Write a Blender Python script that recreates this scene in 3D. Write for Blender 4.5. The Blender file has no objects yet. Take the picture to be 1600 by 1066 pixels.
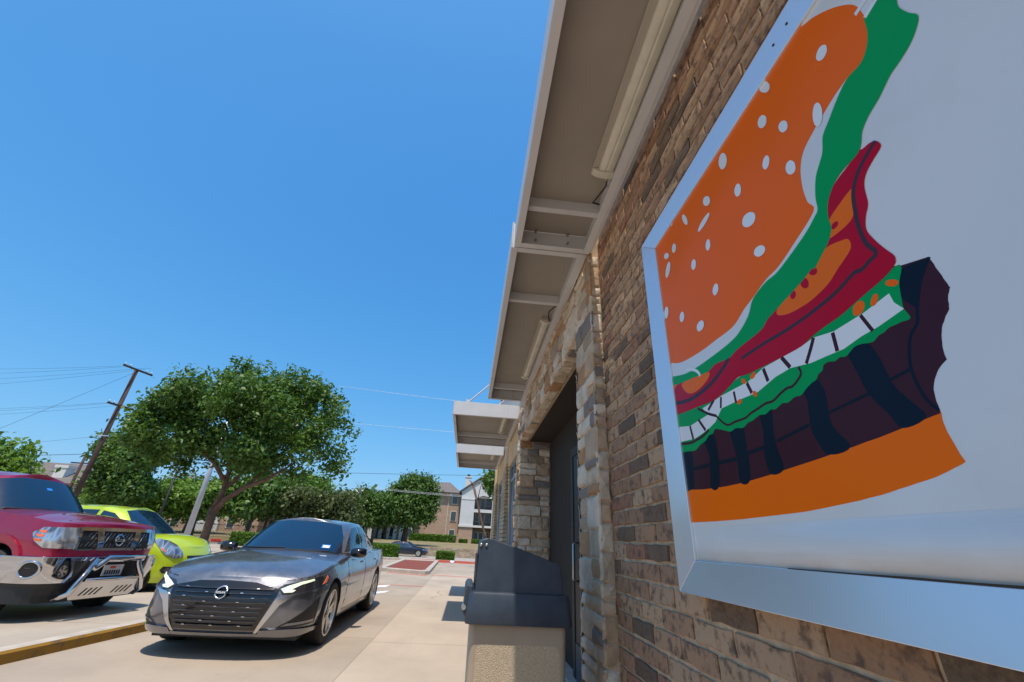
import bpy, bmesh, math, random
import numpy as np
from mathutils import Vector, Matrix
from mathutils.bvhtree import BVHTree
from mathutils.geometry import tessellate_polygon
R=math.radians
SC=bpy.context.scene
COL=SC.collection
random.seed(7)
# ---------------------------------------------------------------- camera
cam_d=bpy.data.cameras.new('camera'); cam=bpy.data.objects.new('camera',cam_d); COL.objects.link(cam)
cam_d.sensor_width=36; cam_d.lens=642.7/1600*36; cam_d.clip_start=.02; cam_d.clip_end=2000
RW=((0.9937000611,0.0891624436,0.0678988012),(-0.1002097652,0.4356135631,0.8945383315),(0.0501815848,-0.8957069176,0.4418041719))
m=Matrix([[RW[i][0],-RW[i][1],-RW[i][2],(0,0,1.22)[i]] for i in range(3)]+[[0,0,0,1]])
cam.matrix_world=m
SC.camera=cam
# ---------------------------------------------------------------- sky, sun, exposure
SUN_EL=R(70.5)
w=bpy.data.worlds.new('World'); SC.world=w; w.use_nodes=True
nt=w.node_tree; bg=nt.nodes['Background']; sky=nt.nodes.new('ShaderNodeTexSky')
sky.sky_type='NISHITA'; sky.sun_disc=False; sky.sun_elevation=SUN_EL; sky.sun_rotation=R(187)
sky.altitude=0; sky.air_density=1; sky.dust_density=1.5; sky.ozone_density=10
_s=nt.nodes.new('ShaderNodeSeparateColor'); _c=nt.nodes.new('ShaderNodeCombineColor'); nt.links.new(sky.outputs[0],_s.inputs[0])
for _i,(_a,_g) in enumerate(((1.18,1.22),(.95,.70),(1.03,.40))):   # deep, polarised Texas blue: a per-channel grade of the whole sky
    _n=[nt.nodes.new('ShaderNodeMath') for _ in range(3)]; _n[0].operation='MULTIPLY'; _n[1].operation='POWER'; _n[2].operation='MULTIPLY'
    nt.links.new(_s.outputs[_i],_n[0].inputs[0]); _n[0].inputs[1].default_value=.15; nt.links.new(_n[0].outputs[0],_n[1].inputs[0]); _n[1].inputs[1].default_value=_g
    nt.links.new(_n[1].outputs[0],_n[2].inputs[0]); _n[2].inputs[1].default_value=_a/.12; nt.links.new(_n[2].outputs[0],_c.inputs[_i])
nt.links.new(_c.outputs[0],bg.inputs[0]); bg.inputs[1].default_value=.12
sd=bpy.data.lights.new('sun','SUN'); sd.energy=4.7; sd.angle=R(.53); sd.color=(1,.92,.81)
sun=bpy.data.objects.new('sun',sd); COL.objects.link(sun)
sun.rotation_euler=Vector((-.045,-.345,1)).to_track_quat('Z','Y').to_euler()
SC.view_settings.view_transform='Standard'; SC.view_settings.look='None'; SC.view_settings.exposure=0; SC.view_settings.gamma=1
# ---------------------------------------------------------------- materials
def newmat(name):
    m=bpy.data.materials.new(name); m.use_nodes=True
    return m,m.node_tree,m.node_tree.nodes['Principled BSDF']
def N(nt,t,**k):
    n=nt.nodes.new(t)
    for a,b in k.items(): setattr(n,a,b)
    return n
def coords(nt,kind='Object'): return N(nt,'ShaderNodeTexCoord').outputs[kind]
def noise(nt,vec,scale,detail=4,rough=.55,stretch=None):
    if stretch:
        mp=N(nt,'ShaderNodeMapping'); mp.inputs['Scale'].default_value=stretch; nt.links.new(vec,mp.inputs[0]); vec=mp.outputs[0]
    n=N(nt,'ShaderNodeTexNoise'); n.inputs['Scale'].default_value=scale; n.inputs['Detail'].default_value=detail; n.inputs['Roughness'].default_value=rough
    nt.links.new(vec,n.inputs['Vector']); return n.outputs['Fac']
def ramp(nt,fac,stops,interp='LINEAR'):
    r=N(nt,'ShaderNodeValToRGB'); cr=r.color_ramp; cr.interpolation=interp
    while len(cr.elements)<len(stops): cr.elements.new(.5)
    for e,(p,c) in zip(cr.elements,stops):
        e.position=p; e.color=(c[0],c[1],c[2],1) if not isinstance(c,(int,float)) else (c,c,c,1)
    nt.links.new(fac,r.inputs[0]); return r.outputs[0]
def mix(nt,fac,a,b,mode='MIX'):
    x=N(nt,'ShaderNodeMix',data_type='RGBA',blend_type=mode)
    for s,v in ((x.inputs[0],fac),(x.inputs[6],a),(x.inputs[7],b)):
        if isinstance(v,(int,float)): s.default_value=v
        elif isinstance(v,(tuple,list)): s.default_value=(v[0],v[1],v[2],1)
        else: nt.links.new(v,s)
    return x.outputs[2]
def mth(nt,op,a,b=None,c=None):
    x=N(nt,'ShaderNodeMath',operation=op)
    for i,v in enumerate((a,b,c)):
        if v is None: continue
        if isinstance(v,(int,float)): x.inputs[i].default_value=v
        else: nt.links.new(v,x.inputs[i])
    return x.outputs[0]
def bump(nt,bs,h,strength=.3,dist=.01):
    b=N(nt,'ShaderNodeBump'); b.inputs['Strength'].default_value=strength; b.inputs['Distance'].default_value=dist
    nt.links.new(h,b.inputs['Height']); nt.links.new(b.outputs[0],bs.inputs['Normal'])
def plain(name,c,rough=.5,metal=0,var=0,vs=3,coat=0,bmp=0,bs=40,spec=None,bd=.003):
    m,nt,p=newmat(name)
    p.inputs['Base Color'].default_value=(*c,1); p.inputs['Roughness'].default_value=rough; p.inputs['Metallic'].default_value=metal
    if coat: p.inputs['Coat Weight'].default_value=coat; p.inputs['Coat Roughness'].default_value=.03
    if spec is not None: p.inputs['Specular IOR Level'].default_value=spec
    v=coords(nt)
    if var:
        f=noise(nt,v,vs,5)
        a=tuple(x*(1-var) for x in c); b=tuple(min(1,x*(1+var)) for x in c)
        nt.links.new(ramp(nt,f,[(.3,a),(.7,b)]),p.inputs['Base Color'])
    if bmp: bump(nt,p,noise(nt,v,bs,5),bmp,bd)
    return m
def islandmat(name,cols,rough=.85,bs=60,bmp=.5,dirt=(.05,.04,.03),dfac=.5,vs=12,bd=.004,lo=.42,hi=.72):
    m,nt,p=newmat(name); g=N(nt,'ShaderNodeNewGeometry'); v=coords(nt)
    n=len(cols); c=ramp(nt,g.outputs['Random Per Island'],[(i/n,x) for i,x in enumerate(cols)],'CONSTANT')
    f=noise(nt,v,vs,8,.65); c=mix(nt,ramp(nt,f,[(lo,0),(hi,dfac)]),c,dirt)
    f2=noise(nt,v,vs*3.7,6,.6); c=mix(nt,ramp(nt,f2,[(.3,.0),(.75,.5)]),c,mix(nt,.4,c,(.55,.38,.23)))
    nt.links.new(c,p.inputs['Base Color']); p.inputs['Roughness'].default_value=rough
    bump(nt,p,mth(nt,'ADD',noise(nt,v,bs,8,.7),noise(nt,v,bs*.25,3)),bmp,bd)
    return m
M={}
M['brick']=islandmat('brick',[(.36,.215,.12),(.28,.15,.08),(.09,.06,.04),(.44,.28,.165),(.32,.185,.11),(.27,.12,.07),(.38,.24,.14),(.12,.075,.048),(.34,.19,.105),(.40,.25,.15),(.42,.265,.16),(.30,.165,.095)],dirt=(.06,.03,.025),dfac=.8,vs=22,bs=80,bmp=.6,lo=.50,hi=.62)
M['stone']=islandmat('stone',[(.60,.48,.36),(.66,.57,.46),(.50,.37,.26),(.68,.58,.45),(.42,.22,.10),(.19,.18,.18),(.58,.48,.36),(.52,.36,.23),(.72,.64,.52),(.36,.27,.19)],dirt=(.2,.12,.07),dfac=.5,vs=7,bs=26,bmp=.9,bd=.012)
M['tanbrick']=islandmat('tan_brick',[(.55,.43,.27),(.60,.48,.31),(.50,.38,.24)],bmp=.3)
M['mortar']=plain('mortar',(.49,.35,.225),.95,var=.25,vs=20,bmp=.6,bs=90)
M['stucco']=plain('stucco',(.60,.47,.30),.9,var=.08,vs=3,bmp=.25,bs=120)
M['greystucco']=plain('grey_stucco',(.62,.60,.55),.9,var=.06,vs=3,bmp=.25,bs=120)
M['redtrim']=plain('red_trim',(.45,.03,.05),.5)
M['steel']=plain('painted_steel',(.59,.59,.60),.45,metal=.0,var=.05,vs=4)
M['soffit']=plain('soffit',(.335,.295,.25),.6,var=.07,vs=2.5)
M['bolt']=plain('zinc_bolt',(.5,.48,.45),.35,metal=.9)
M['lens']=plain('lamp_lens',(.62,.58,.48),.25,var=.1,vs=9)
M['fixture']=plain('fixture_body',(.42,.38,.32),.5)
M['black']=plain('black_plastic',(.012,.012,.013),.45)
M['cable']=plain('cable_rubber',(.02,.02,.022),.6)
M['darkmetal']=plain('dark_metal',(.016,.015,.014),.5,var=.1)
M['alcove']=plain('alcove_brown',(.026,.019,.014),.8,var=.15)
M['door']=plain('door_grey',(.018,.018,.018),.45)
M['alum']=plain('window_aluminium',(.27,.33,.40),.35,metal=.5)
M['bin_lid']=plain('bin_plastic_navy',(.034,.047,.066),.42,var=.25,vs=9,bmp=.15,bs=120)
M['bin_tan']=plain('bin_tan',(.40,.31,.22),.75,var=.08,vs=6)
M['bin_agg']=plain('bin_aggregate',(.52,.41,.28),.95,var=.22,vs=150,bmp=.8,bs=210,bd=.006)
# brushed, sky-reflecting sign frame
def framemat():
    m,nt,p=newmat('sign_frame'); v=coords(nt)
    p.inputs['Base Color'].default_value=(.74,.76,.80,1); p.inputs['Metallic'].default_value=.55
    f=noise(nt,v,3,5,.5,(1,.15,.15)); nt.links.new(ramp(nt,f,[(.3,.2),(.75,.3)]),p.inputs['Roughness']); return m
M['frame']=framemat()
def vinyl(name,c):
    m,nt,p=newmat('vinyl_'+name); v=coords(nt)
    p.inputs['Base Color'].default_value=(*c,1); wh=name in ('back','white','seed'); p.inputs['Roughness'].default_value=.3; p.inputs['Specular IOR Level'].default_value=.6 if wh else .14; p.inputs['Coat Weight'].default_value=.3 if wh else 0; p.inputs['Coat Roughness'].default_value=.1
    if name=='back':
        f=noise(nt,v,2.2,6,.62); c1=mix(nt,ramp(nt,f,[(.5,0),(.85,.35)]),c,(.45,.42,.38))
        s=N(nt,'ShaderNodeSeparateXYZ'); nt.links.new(v,s.inputs[0])
        # tan tone, broken up by noise, stronger towards the lower hem
        e=ramp(nt,s.outputs[2],[(.0,0),(1,1)]); 
        g=mth(nt,'SUBTRACT',1.25-1.85,s.outputs[2]); g=mth(nt,'MULTIPLY',g,18); g=mth(nt,'MULTIPLY',g,noise(nt,v,5,5,.6,(1,1,3)))
        c1=mix(nt,ramp(nt,g,[(.05,0),(.6,.75)]),c1,(.40,.30,.19))
        f3=noise(nt,v,7,6,.7); c1=mix(nt,ramp(nt,f3,[(.68,0),(.76,.35)]),c1,(.30,.28,.26))
        nt.links.new(c1,p.inputs['Base Color'])
    b=N(nt,'ShaderNodeBump'); b.inputs['Strength'].default_value=.35; b.inputs['Distance'].default_value=.12
    nt.links.new(noise(nt,v,1.6,1.5,.4),b.inputs['Height']); nt.links.new(b.outputs[0],p.inputs['Normal']); nt.links.new(b.outputs[0],p.inputs['Coat Normal'])
    return m
for k,c in dict(back=(.70,.70,.69),orange=(.90,.135,.004),orange2=(.84,.15,.005),bun=(.90,.155,.0),green=(.0,.33,.085),red=(.46,.0,.022),plum=(.05,.012,.02),navy=(.005,.010,.022),charcoal=(.06,.03,.045),white=(.78,.78,.78),seed=(.78,.80,.80)).items(): M['v_'+k]=vinyl(k,c)
# ---------------------------------------------------------------- mesh helpers
class MB:
    def __init__(s): s.v=[];s.f=[];s.m=[]
    def quad(s,*p,m=0):
        i=len(s.v); s.v+= [tuple(q) for q in p]; s.f.append(tuple(range(i,i+len(p)))); s.m.append(m); return s
    def box(s,x0,x1,y0,y1,z0,z1,m=0):
        i=len(s.v); s.v+=[(x,y,z) for z in (z0,z1) for y in (y0,y1) for x in (x0,x1)]
        for f in ((0,2,3,1),(4,5,7,6),(0,1,5,4),(2,6,7,3),(0,4,6,2),(1,3,7,5)): s.f.append(tuple(i+k for k in f)); s.m.append(m)
        return s
    def tube(s,pts,r,n=8,m=0,cap=True):
        pts=[Vector(p) for p in pts]; rr=r if isinstance(r,(list,tuple)) else [r]*len(pts); base=len(s.v); up=None
        for k,p in enumerate(pts):
            d=(pts[min(k+1,len(pts)-1)]-pts[max(k-1,0)]).normalized()
            if up is None: up=Vector((0,0,1)) if abs(d.z)<.9 else Vector((1,0,0))
            a=d.cross(up).normalized(); b=a.cross(d).normalized(); up=b
            for q in range(n):
                t=2*math.pi*q/n; s.v.append(tuple(p+(a*math.cos(t)+b*math.sin(t))*rr[k]))
        for k in range(len(pts)-1):
            for q in range(n):
                s.f.append((base+k*n+q,base+k*n+(q+1)%n,base+(k+1)*n+(q+1)%n,base+(k+1)*n+q)); s.m.append(m)
        if cap:
            s.f.append(tuple(base+q for q in range(n))[::-1]); s.m.append(m)
            s.f.append(tuple(base+(len(pts)-1)*n+q for q in range(n))); s.m.append(m)
        return s
    def prism(s,poly,f0,f1,m=0):
        # poly: 2D points; f0/f1 map a 2D point to the near/far 3D point
        i=len(s.v); n=len(poly); s.v+=[tuple(f0(*p)) for p in poly]+[tuple(f1(*p)) for p in poly]
        tris=tessellate_polygon([[Vector((p[0],p[1],0)) for p in poly]])
        for t in tris: s.f.append(tuple(i+k for k in t)); s.m.append(m); s.f.append(tuple(i+n+k for k in t[::-1])); s.m.append(m)
        for k in range(n): s.f.append((i+k,i+(k+1)%n,i+n+(k+1)%n,i+n+k)); s.m.append(m)
        return s
    def build(s,name,mats,parent=None,smooth=False,loc=None,fix=True):
        me=bpy.data.meshes.new(name); me.from_pydata(s.v,[],s.f); 
        if not isinstance(mats,(list,tuple)): mats=[mats]
        for x in mats: me.materials.append(M[x] if isinstance(x,str) else x)
        if len(mats)>1: me.polygons.foreach_set('material_index',s.m)
        if fix:
            b=bmesh.new(); b.from_mesh(me); bmesh.ops.recalc_face_normals(b,faces=b.faces); b.to_mesh(me); b.free()
        if smooth: me.polygons.foreach_set('use_smooth',[True]*len(me.polygons))
        me.update(); o=bpy.data.objects.new(name,me); COL.objects.link(o)
        if parent is not None: o.parent=parent
        if loc: o.location=loc
        return o
def tag(o,label=None,cat=None,group=None,kind=None):
    for k,v in (('label',label),('category',cat),('group',group),('kind',kind)):
        if v: o[k]=v
    return o
def thing(name,label,cat,loc=(0,0,0),rz=0,group=None):
    o=bpy.data.objects.new(name,None); COL.objects.link(o); o.location=loc; o.rotation_euler=(0,0,rz); o.empty_display_size=.2
    return tag(o,label,cat,group)
def bev(o,w=.004,seg=2,ang=40):
    b=o.modifiers.new('bevel','BEVEL'); b.width=w; b.segments=seg; b.limit_method='ANGLE'; b.angle_limit=R(ang); 
    return o
def smooth_angle(o,ang=40):
    me=o.data; me.polygons.foreach_set('use_smooth',[True]*len(me.polygons))
    b=bmesh.new(); b.from_mesh(me)
    for e in b.edges:
        if len(e.link_faces)==2 and e.calc_face_angle(0)>R(ang): e.smooth=False
    b.to_mesh(me); b.free(); return o
def copy_tree(o,parent=None):
    c=o.copy(); COL.objects.link(c); c.parent=parent
    for k in ('label',): pass
    for ch in list(o.children): copy_tree(ch,c)
    return c
# ---------------------------------------------------------------- ground
def gz(y,x=0):
    if y<28.6: return 0
    if y<44: return -.55*(y-28.6)/15.4
    return -.55
def concrete(name,c,jx,jy,ox=0,oy=0,dark=.25):
    m,nt,p=newmat(name); v=coords(nt); s=N(nt,'ShaderNodeSeparateXYZ'); nt.links.new(v,s.inputs[0])
    f=noise(nt,v,.55,8,.6); a=tuple(x*(1-dark) for x in c); b=tuple(x*1.12 for x in c)
    col=ramp(nt,f,[(.3,a),(.55,c),(.75,b)])
    col=mix(nt,ramp(nt,noise(nt,v,2.2,7,.65,(1,.25,1)),[(.5,0),(.8,.4)]),col,tuple(x*.66 for x in c))
    col=mix(nt,ramp(nt,noise(nt,v,9,4,.6),[(.66,0),(.74,.35)]),col,tuple(x*.45 for x in c))
    col=mix(nt,ramp(nt,noise(nt,v,160,3,.6),[(.35,.25),(.65,0)]),col,tuple(x*.55 for x in c))
    # cracks
    vo=N(nt,'ShaderNodeTexVoronoi',feature='DISTANCE_TO_EDGE'); vo.inputs['Scale'].default_value=.16
    wv=N(nt,'ShaderNodeVectorMath',operation='ADD'); nz=N(nt,'ShaderNodeTexNoise'); nz.inputs['Scale'].default_value=1.2; nz.inputs['Detail'].default_value=6
    nt.links.new(v,nz.inputs['Vector']); nt.links.new(v,wv.inputs[0]); nt.links.new(nz.outputs['Color'],wv.inputs[1]); nt.links.new(wv.outputs[0],vo.inputs['Vector'])
    crk=ramp(nt,vo.outputs['Distance'],[(0,1),(.0022,0)])
    crk=mth(nt,'MULTIPLY',crk,ramp(nt,noise(nt,v,.3,2),[(.5,0),(.6,1)]))
    js=[]
    for axis,st,o in ((0,jx,ox),(1,jy,oy)):
        if not st: continue
        t=mth(nt,'FRACT',mth(nt,'DIVIDE',mth(nt,'ADD',s.outputs[axis],1000*st-o),st)); t=mth(nt,'ABSOLUTE',mth(nt,'SUBTRACT',t,.5)); js.append(mth(nt,'GREATER_THAN',t,.5-.006/st))
    j=js[0] if js else crk
    for k in js[1:]: j=mth(nt,'MAXIMUM',j,k)
    j=mth(nt,'MAXIMUM',j,crk)
    col=mix(nt,mth(nt,'MULTIPLY',j,.72),col,(.10,.075,.05))
    nt.links.new(col,p.inputs['Base Color']); p.inputs['Roughness'].default_value=.88
    h=mth(nt,'SUBTRACT',mth(nt,'MULTIPLY',noise(nt,v,90,6,.7),.35),j); bump(nt,p,h,.35,.006)
    return m
M['lane']=concrete('lane_concrete',(.40,.33,.255),4.6,4.6,-1.1,2.2)
M['walk']=concrete('walk_concrete',(.475,.39,.30),0,3.1,0,.4,.18)
M['padc']=concrete('lot_concrete',(.43,.365,.29),0,5.5,0,1)
M['kerbc']=plain('kerb_concrete',(.42,.37,.31),.9,var=.2,vs=5,bmp=.3)
def paint(name,c,base=(.36,.31,.25)):
    m,nt,p=newmat(name); v=coords(nt); f=noise(nt,v,8,8,.7)
    nt.links.new(mix(nt,ramp(nt,f,[(.5,0),(.66,.85)]),c,base),p.inputs['Base Color']); p.inputs['Roughness'].default_value=.7; bump(nt,p,noise(nt,v,60,5),.4,.004); return m
M['yellow']=paint('worn_yellow_paint',(.30,.155,.012),(.13,.085,.04))
M['redpaint']=paint('worn_red_paint',(.60,.10,.07))
M['whitepaint']=paint('worn_white_paint',(.7,.7,.68),(.45,.4,.35))
def grassmat(name,a,b,c):
    m,nt,p=newmat(name); v=coords(nt); f=noise(nt,v,.5,8,.65)
    col=ramp(nt,f,[(.3,a),(.5,b),(.7,c)]); col=mix(nt,ramp(nt,noise(nt,v,14,5,.7),[(.3,.6),(.7,0)]),col,tuple(x*.4 for x in b))
    nt.links.new(col,p.inputs['Base Color']); p.inputs['Roughness'].default_value=.95; bump(nt,p,noise(nt,v,25,6,.7),.8,.05); return m
M['grass']=grassmat('grass',(.10,.13,.03),(.17,.19,.05),(.30,.26,.11))
M['drygrass']=grassmat('dry_grass',(.16,.15,.06),(.27,.22,.11),(.36,.27,.16))
M['asphalt']=plain('asphalt',(.34,.30,.26),.9,var=.15,vs=2,bmp=.3)
M['mulch']=plain('red_mulch',(.22,.055,.035),.95,var=.5,vs=25,bmp=1,bs=40,bd=.04)
def sheet(name,xs,ys,zf,mat):
    b=MB(); nx=len(xs)
    for y in ys:
        for x in xs: b.v.append((x,y,zf(x,y)))
    for j in range(len(ys)-1):
        for i in range(nx-1): b.f.append((j*nx+i,j*nx+i+1,(j+1)*nx+i+1,(j+1)*nx+i)); b.m.append(0)
    o=b.build(name,mat); tag(o,kind='structure'); return o
def hill(x,y):
    z=gz(y)-.03
    if y>56.2: z=.25+.7*min(1,(y-56.2)/26)+max(0,(y-90))*.004
    return z
sheet('ground',[-900,-300,-120,-60,-30,-10,10,30,60,120,300,900],[-300,-60,-10,10,28.6,36,44,54,56.1,56.3,65,75,83,95,140,300,900],hill,'drygrass')
sheet('driveway',[-60,-30,-1.1],[-40,0,14,28.4],lambda x,y:0,'lane')
sheet('far_driveway',[-60,-34,-9.5],[28.4,34,39.5],lambda x,y:-.004,'lane')
sheet('pavement',[-1.1,1.3],[-40,0,19.0],lambda x,y:.0,'walk')
sheet('side_driveway',[-1.1,10,40],[19.0,24,28.4],lambda x,y:.0,'lane')
sheet('grass_verge',[-9.5,0,60],[28.62,32,36,40,43.8],lambda x,y:gz(y)+.03,'grass')
sheet('road',[-200,-60,0,90],[44,49,54.5],lambda x,y:-.53,'asphalt')
sheet('grass_slope',[-200,-60,0,90],[56.3,62,70,80,95],lambda x,y:hill(x,y)+.03,'drygrass')
# kerbs
b=MB(); b.box(-9.5,40,28.4,28.55,-.1,.14); o=b.build('kerb',['kerbc']); tag(o,kind='structure'); bev(o,.03)
b=MB(); b.box(-3.2,12,28.375,28.397,0,.135); o=b.build('red_kerb',['redpaint']); tag(o,kind='structure')
# raised car park with worn yellow kerb; falls gently away from the lane
def kx(y): return -4.10+.12*(y-5.08) if y<7.2 else -3.85
def pz(x,y): return .105-.012*max(0,(kx(y)-x))
ys=[-12,-4,0,2,4,5,6,6.9,8,10,12,14]
b=MB()
for y in ys:
    e=kx(y)-.16 if y<7 else -4.0-max(0,(y-7)*.12)
    for k,x in enumerate((e,e-1.2,e-4,-14,-24)): b.v.append((x,y,pz(x,y)+.0))
for j in range(len(ys)-1):
    for i in range(4): b.f.append((j*5+i,j*5+i+1,(j+1)*5+i+1,(j+1)*5+i)); b.m.append(0)
o=b.build('car_park',['padc']); tag(o,kind='structure')
b=MB(); prof=[(0,-.05),(0,.085),(-.02,.108),(-.17,.108),(-.17,-.05)]
path=[(kx(y),y) for y in (-12,-4,0,2,4,5,6,6.9)]+[(-3.9,7.3),(-3.98,7.8),(-4.08,8.4),(-4.2,9),(-4.4,11),(-4.7,14)]
base=0
for k,(x,y) in enumerate(path):
    a=Vector(path[max(0,k-1)]);c=Vector(path[min(len(path)-1,k+1)]);d=(c-a).normalized(); nrm=Vector((d.y,-d.x))
    for q,(o_,z) in enumerate(prof): b.v.append((x+nrm.x*o_,y+nrm.y*o_,z))
for k in range(len(path)-1):
    for q in range(4): b.f.append((k*5+q,k*5+q+1,(k+1)*5+q+1,(k+1)*5+q)); b.m.append(1 if q>=2 else 0)
o=b.build('yellow_kerb',['yellow','kerbc']); tag(o,kind='structure')
# mulch island
def island(name,poly,mat_in):
    cx=sum(p[0] for p in poly)/len(poly); cy=sum(p[1] for p in poly)/len(poly)
    inn=[(cx+(x-cx)*.80,cy+(y-cy)*.90) for x,y in poly]; n=len(poly); b=MB()
    for ring,z in ((poly,0),(poly,.13),(inn,.13),(inn,.09)):
        for x,y in ring: b.v.append((x,y,z))
    for r in range(3):
        for k in range(n): b.f.append((r*n+k,r*n+(k+1)%n,(r+1)*n+(k+1)%n,(r+1)*n+k)); b.m.append(0)
    b.f.append(tuple(range(3*n,4*n))); b.m.append(1)
    o=b.build(name,['kerbc',mat_in]); tag(o,kind='structure'); bev(o,.02); return o
island('planting_island',[(-3.15,18.9),(-1.45,18.2),(-1.3,18.5),(-1.5,27.9),(-3.6,27.9),(-3.35,19.3)],'mulch')
b=MB(); b.quad((-2.9,18.35,.004),(-1.35,17.75,.004),(-1.3,17.98,.004),(-2.9,18.62,.004)); b.quad((-1.2,18.2,.004),(3,17.6,.004),(3,17.72,.004),(-1.2,18.4,.004)); b.quad((-3.9,13.95,.004),(-1.12,13.75,.004),(-1.12,13.84,.004),(-3.9,14.05,.004)); tag(b.build('painted_kerb_line','redpaint'),kind='structure')

b=MB(); b.quad((-2.35,12.9,.004),(-2.05,13.2,.004),(-2.0,13.9,.004),(-2.28,13.6,.004)); b.quad((-2.1,11.5,.004),(-1.85,11.9,.004),(-1.8,12.4,.004),(-2.05,12.1,.004)); tag(b.build('white_paint_mark','whitepaint'),kind='structure')
# ---------------------------------------------------------------- restaurant building
WX=.83; PX=.745; CZ=3.25
rng=random.Random(11)
def block(b,F,a0,a1,c0,c1,d,c,jit,gap,mi=0,seg=3,rough=0):
    """a chamfered block on a face: F(a,c,d) -> point"""
    a0+=gap/2;a1-=gap/2;c0+=gap/2;c1-=gap/2
    if a1-a0<.012 or c1-c0<.012: return
    per=[]
    na=max(2,min(6,int((a1-a0)/.05)))if seg>2 else 2
    nc=max(2,min(4,int((c1-c0)/.04)))if seg>2 else 2
    for k in range(na): per.append((a0+(a1-a0)*k/na,c0))
    for k in range(nc): per.append((a1,c0+(c1-c0)*k/nc))
    for k in range(na): per.append((a1-(a1-a0)*k/na,c1))
    for k in range(nc): per.append((a0,c1-(c1-c0)*k/nc))
    per=[(p[0]+rng.uniform(-jit,jit),p[1]+rng.uniform(-jit,jit)) for p in per]
    n=len(per); ca=(a0+a1)/2; cc=(c0+c1)/2; i=len(b.v); ta=rng.uniform(-1,1)*rough*2; tc=rng.uniform(-1,1)*rough
    ha=(a1-a0)/2;hc=(c1-c0)/2
    for (x,y) in per: b.v.append(F(x,y,-.004))
    for (x,y) in per: b.v.append(F(x,y,max(.002,d-c+ta*(x-ca)/ha*.5+rng.uniform(-1,1)*rough*.5)))
    for (x,y) in per:
        sx=max(0,1-c*1.0/ha); sy=max(0,1-c*1.0/hc)
        b.v.append(F(ca+(x-ca)*sx,cc+(y-cc)*sy,d+ta*(x-ca)/ha+tc*(y-cc)/hc+rng.uniform(-1,1)*rough))
    b.v.append(F(ca+rng.uniform(-.2,.2)*ha,cc,d+abs(rough)*1.2))
    for r in (0,1):
        for k in range(n): b.f.append((i+r*n+k,i+r*n+(k+1)%n,i+(r+1)*n+(k+1)%n,i+(r+1)*n+k)); b.m.append(mi)
    for k in range(n): b.f.append((i+2*n+k,i+2*n+(k+1)%n,i+3*n)); b.m.append(mi)
def ashlar(b,F,a0,a1,c0,c1,hs=(.075,.11,.15,.19),ws=(.13,.42),d=(.012,.045),jit=.006,gap=.012,rough=.006,mi=0,blk=.1):
    c=c0
    while c<c1-.02:
        h=rng.choice(hs); 
        if c+h>c1-.05: h=c1-c
        a=a0
        while a<a1-.01:
            wd=rng.uniform(*ws)*(1.15 if h>.12 else 1)
            if a+wd>a1-.09: wd=a1-a
            dd=rng.uniform(*d)
            if h>.14 and rng.random()<.35:
                hh=h*rng.uniform(.4,.6); block(b,F,a,a+wd,c,c+hh,dd,.011,jit,gap,mi,rough=rough); block(b,F,a,a+wd,c+hh,c+h,rng.uniform(*d),.011,jit,gap,mi,rough=rough)
            else: block(b,F,a,a+wd,c,c+h,dd,.012,jit,gap,mi,rough=rough)
            a+=wd
        c+=h
bld=thing('restaurant_building','brown brick and pale stone restaurant with a recessed dark doorway, close on the right','building',(WX,4,0))
def bp(b,name,mats,**k):   # build a building part given in world coordinates
    b.v=[(x-WX,y-4,z) for x,y,z in b.v]; return b.build(name,mats,bld,**k)
# brick wall, laid brick by brick
b=MB(); b.box(WX+.004,WX+.3,-3,2.56,-.05,3.7); bp(b,'mortar_backing','mortar')
b=MB(); h=.0785; L=.2515; row=0; z=.0
while z<3.3:
    y=-2.6+(L/2 if row%2 else 0)+rng.uniform(-.012,.012)
    while y<2.50:
        y1=min(y+L,2.56)
        block(b,lambda a,c,d:(WX-d,a,c),y,y1,z,z+h,.0042+rng.uniform(-.0012,.0016),.003,.0034,.0135,0,rough=.0010)
        y=y1 if y1>=2.55 else y+L
    z+=h; row+=1
bp(b,'brick_wall','brick')
# stone pillar beside the doorway
Y0,Y1=2.50,2.96
b=MB(); b.box(PX+.012,1.25,Y0+.012,Y1-.012,-.05,3.7); bp(b,'pillar_core','mortar')
b=MB()
ashlar(b,lambda a,c,d:(PX+.012-d,a,c),Y0-.004,Y1,0,3.25,d=(.007,.019),ws=(.10,.26),rough=.003,jit=.004)
ashlar(b,lambda a,c,d:(a,Y0+.012-d,c),PX-.006,WX+.002,0,3.25,d=(.007,.015),ws=(.09,.12),rough=.003,jit=.004)
ashlar(b,lambda a,c,d:(a,Y1-.012+d,c),PX-.006,1.24,0,3.25,d=(.01,.03))
bp(b,'stone_pillar','stone')
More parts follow.
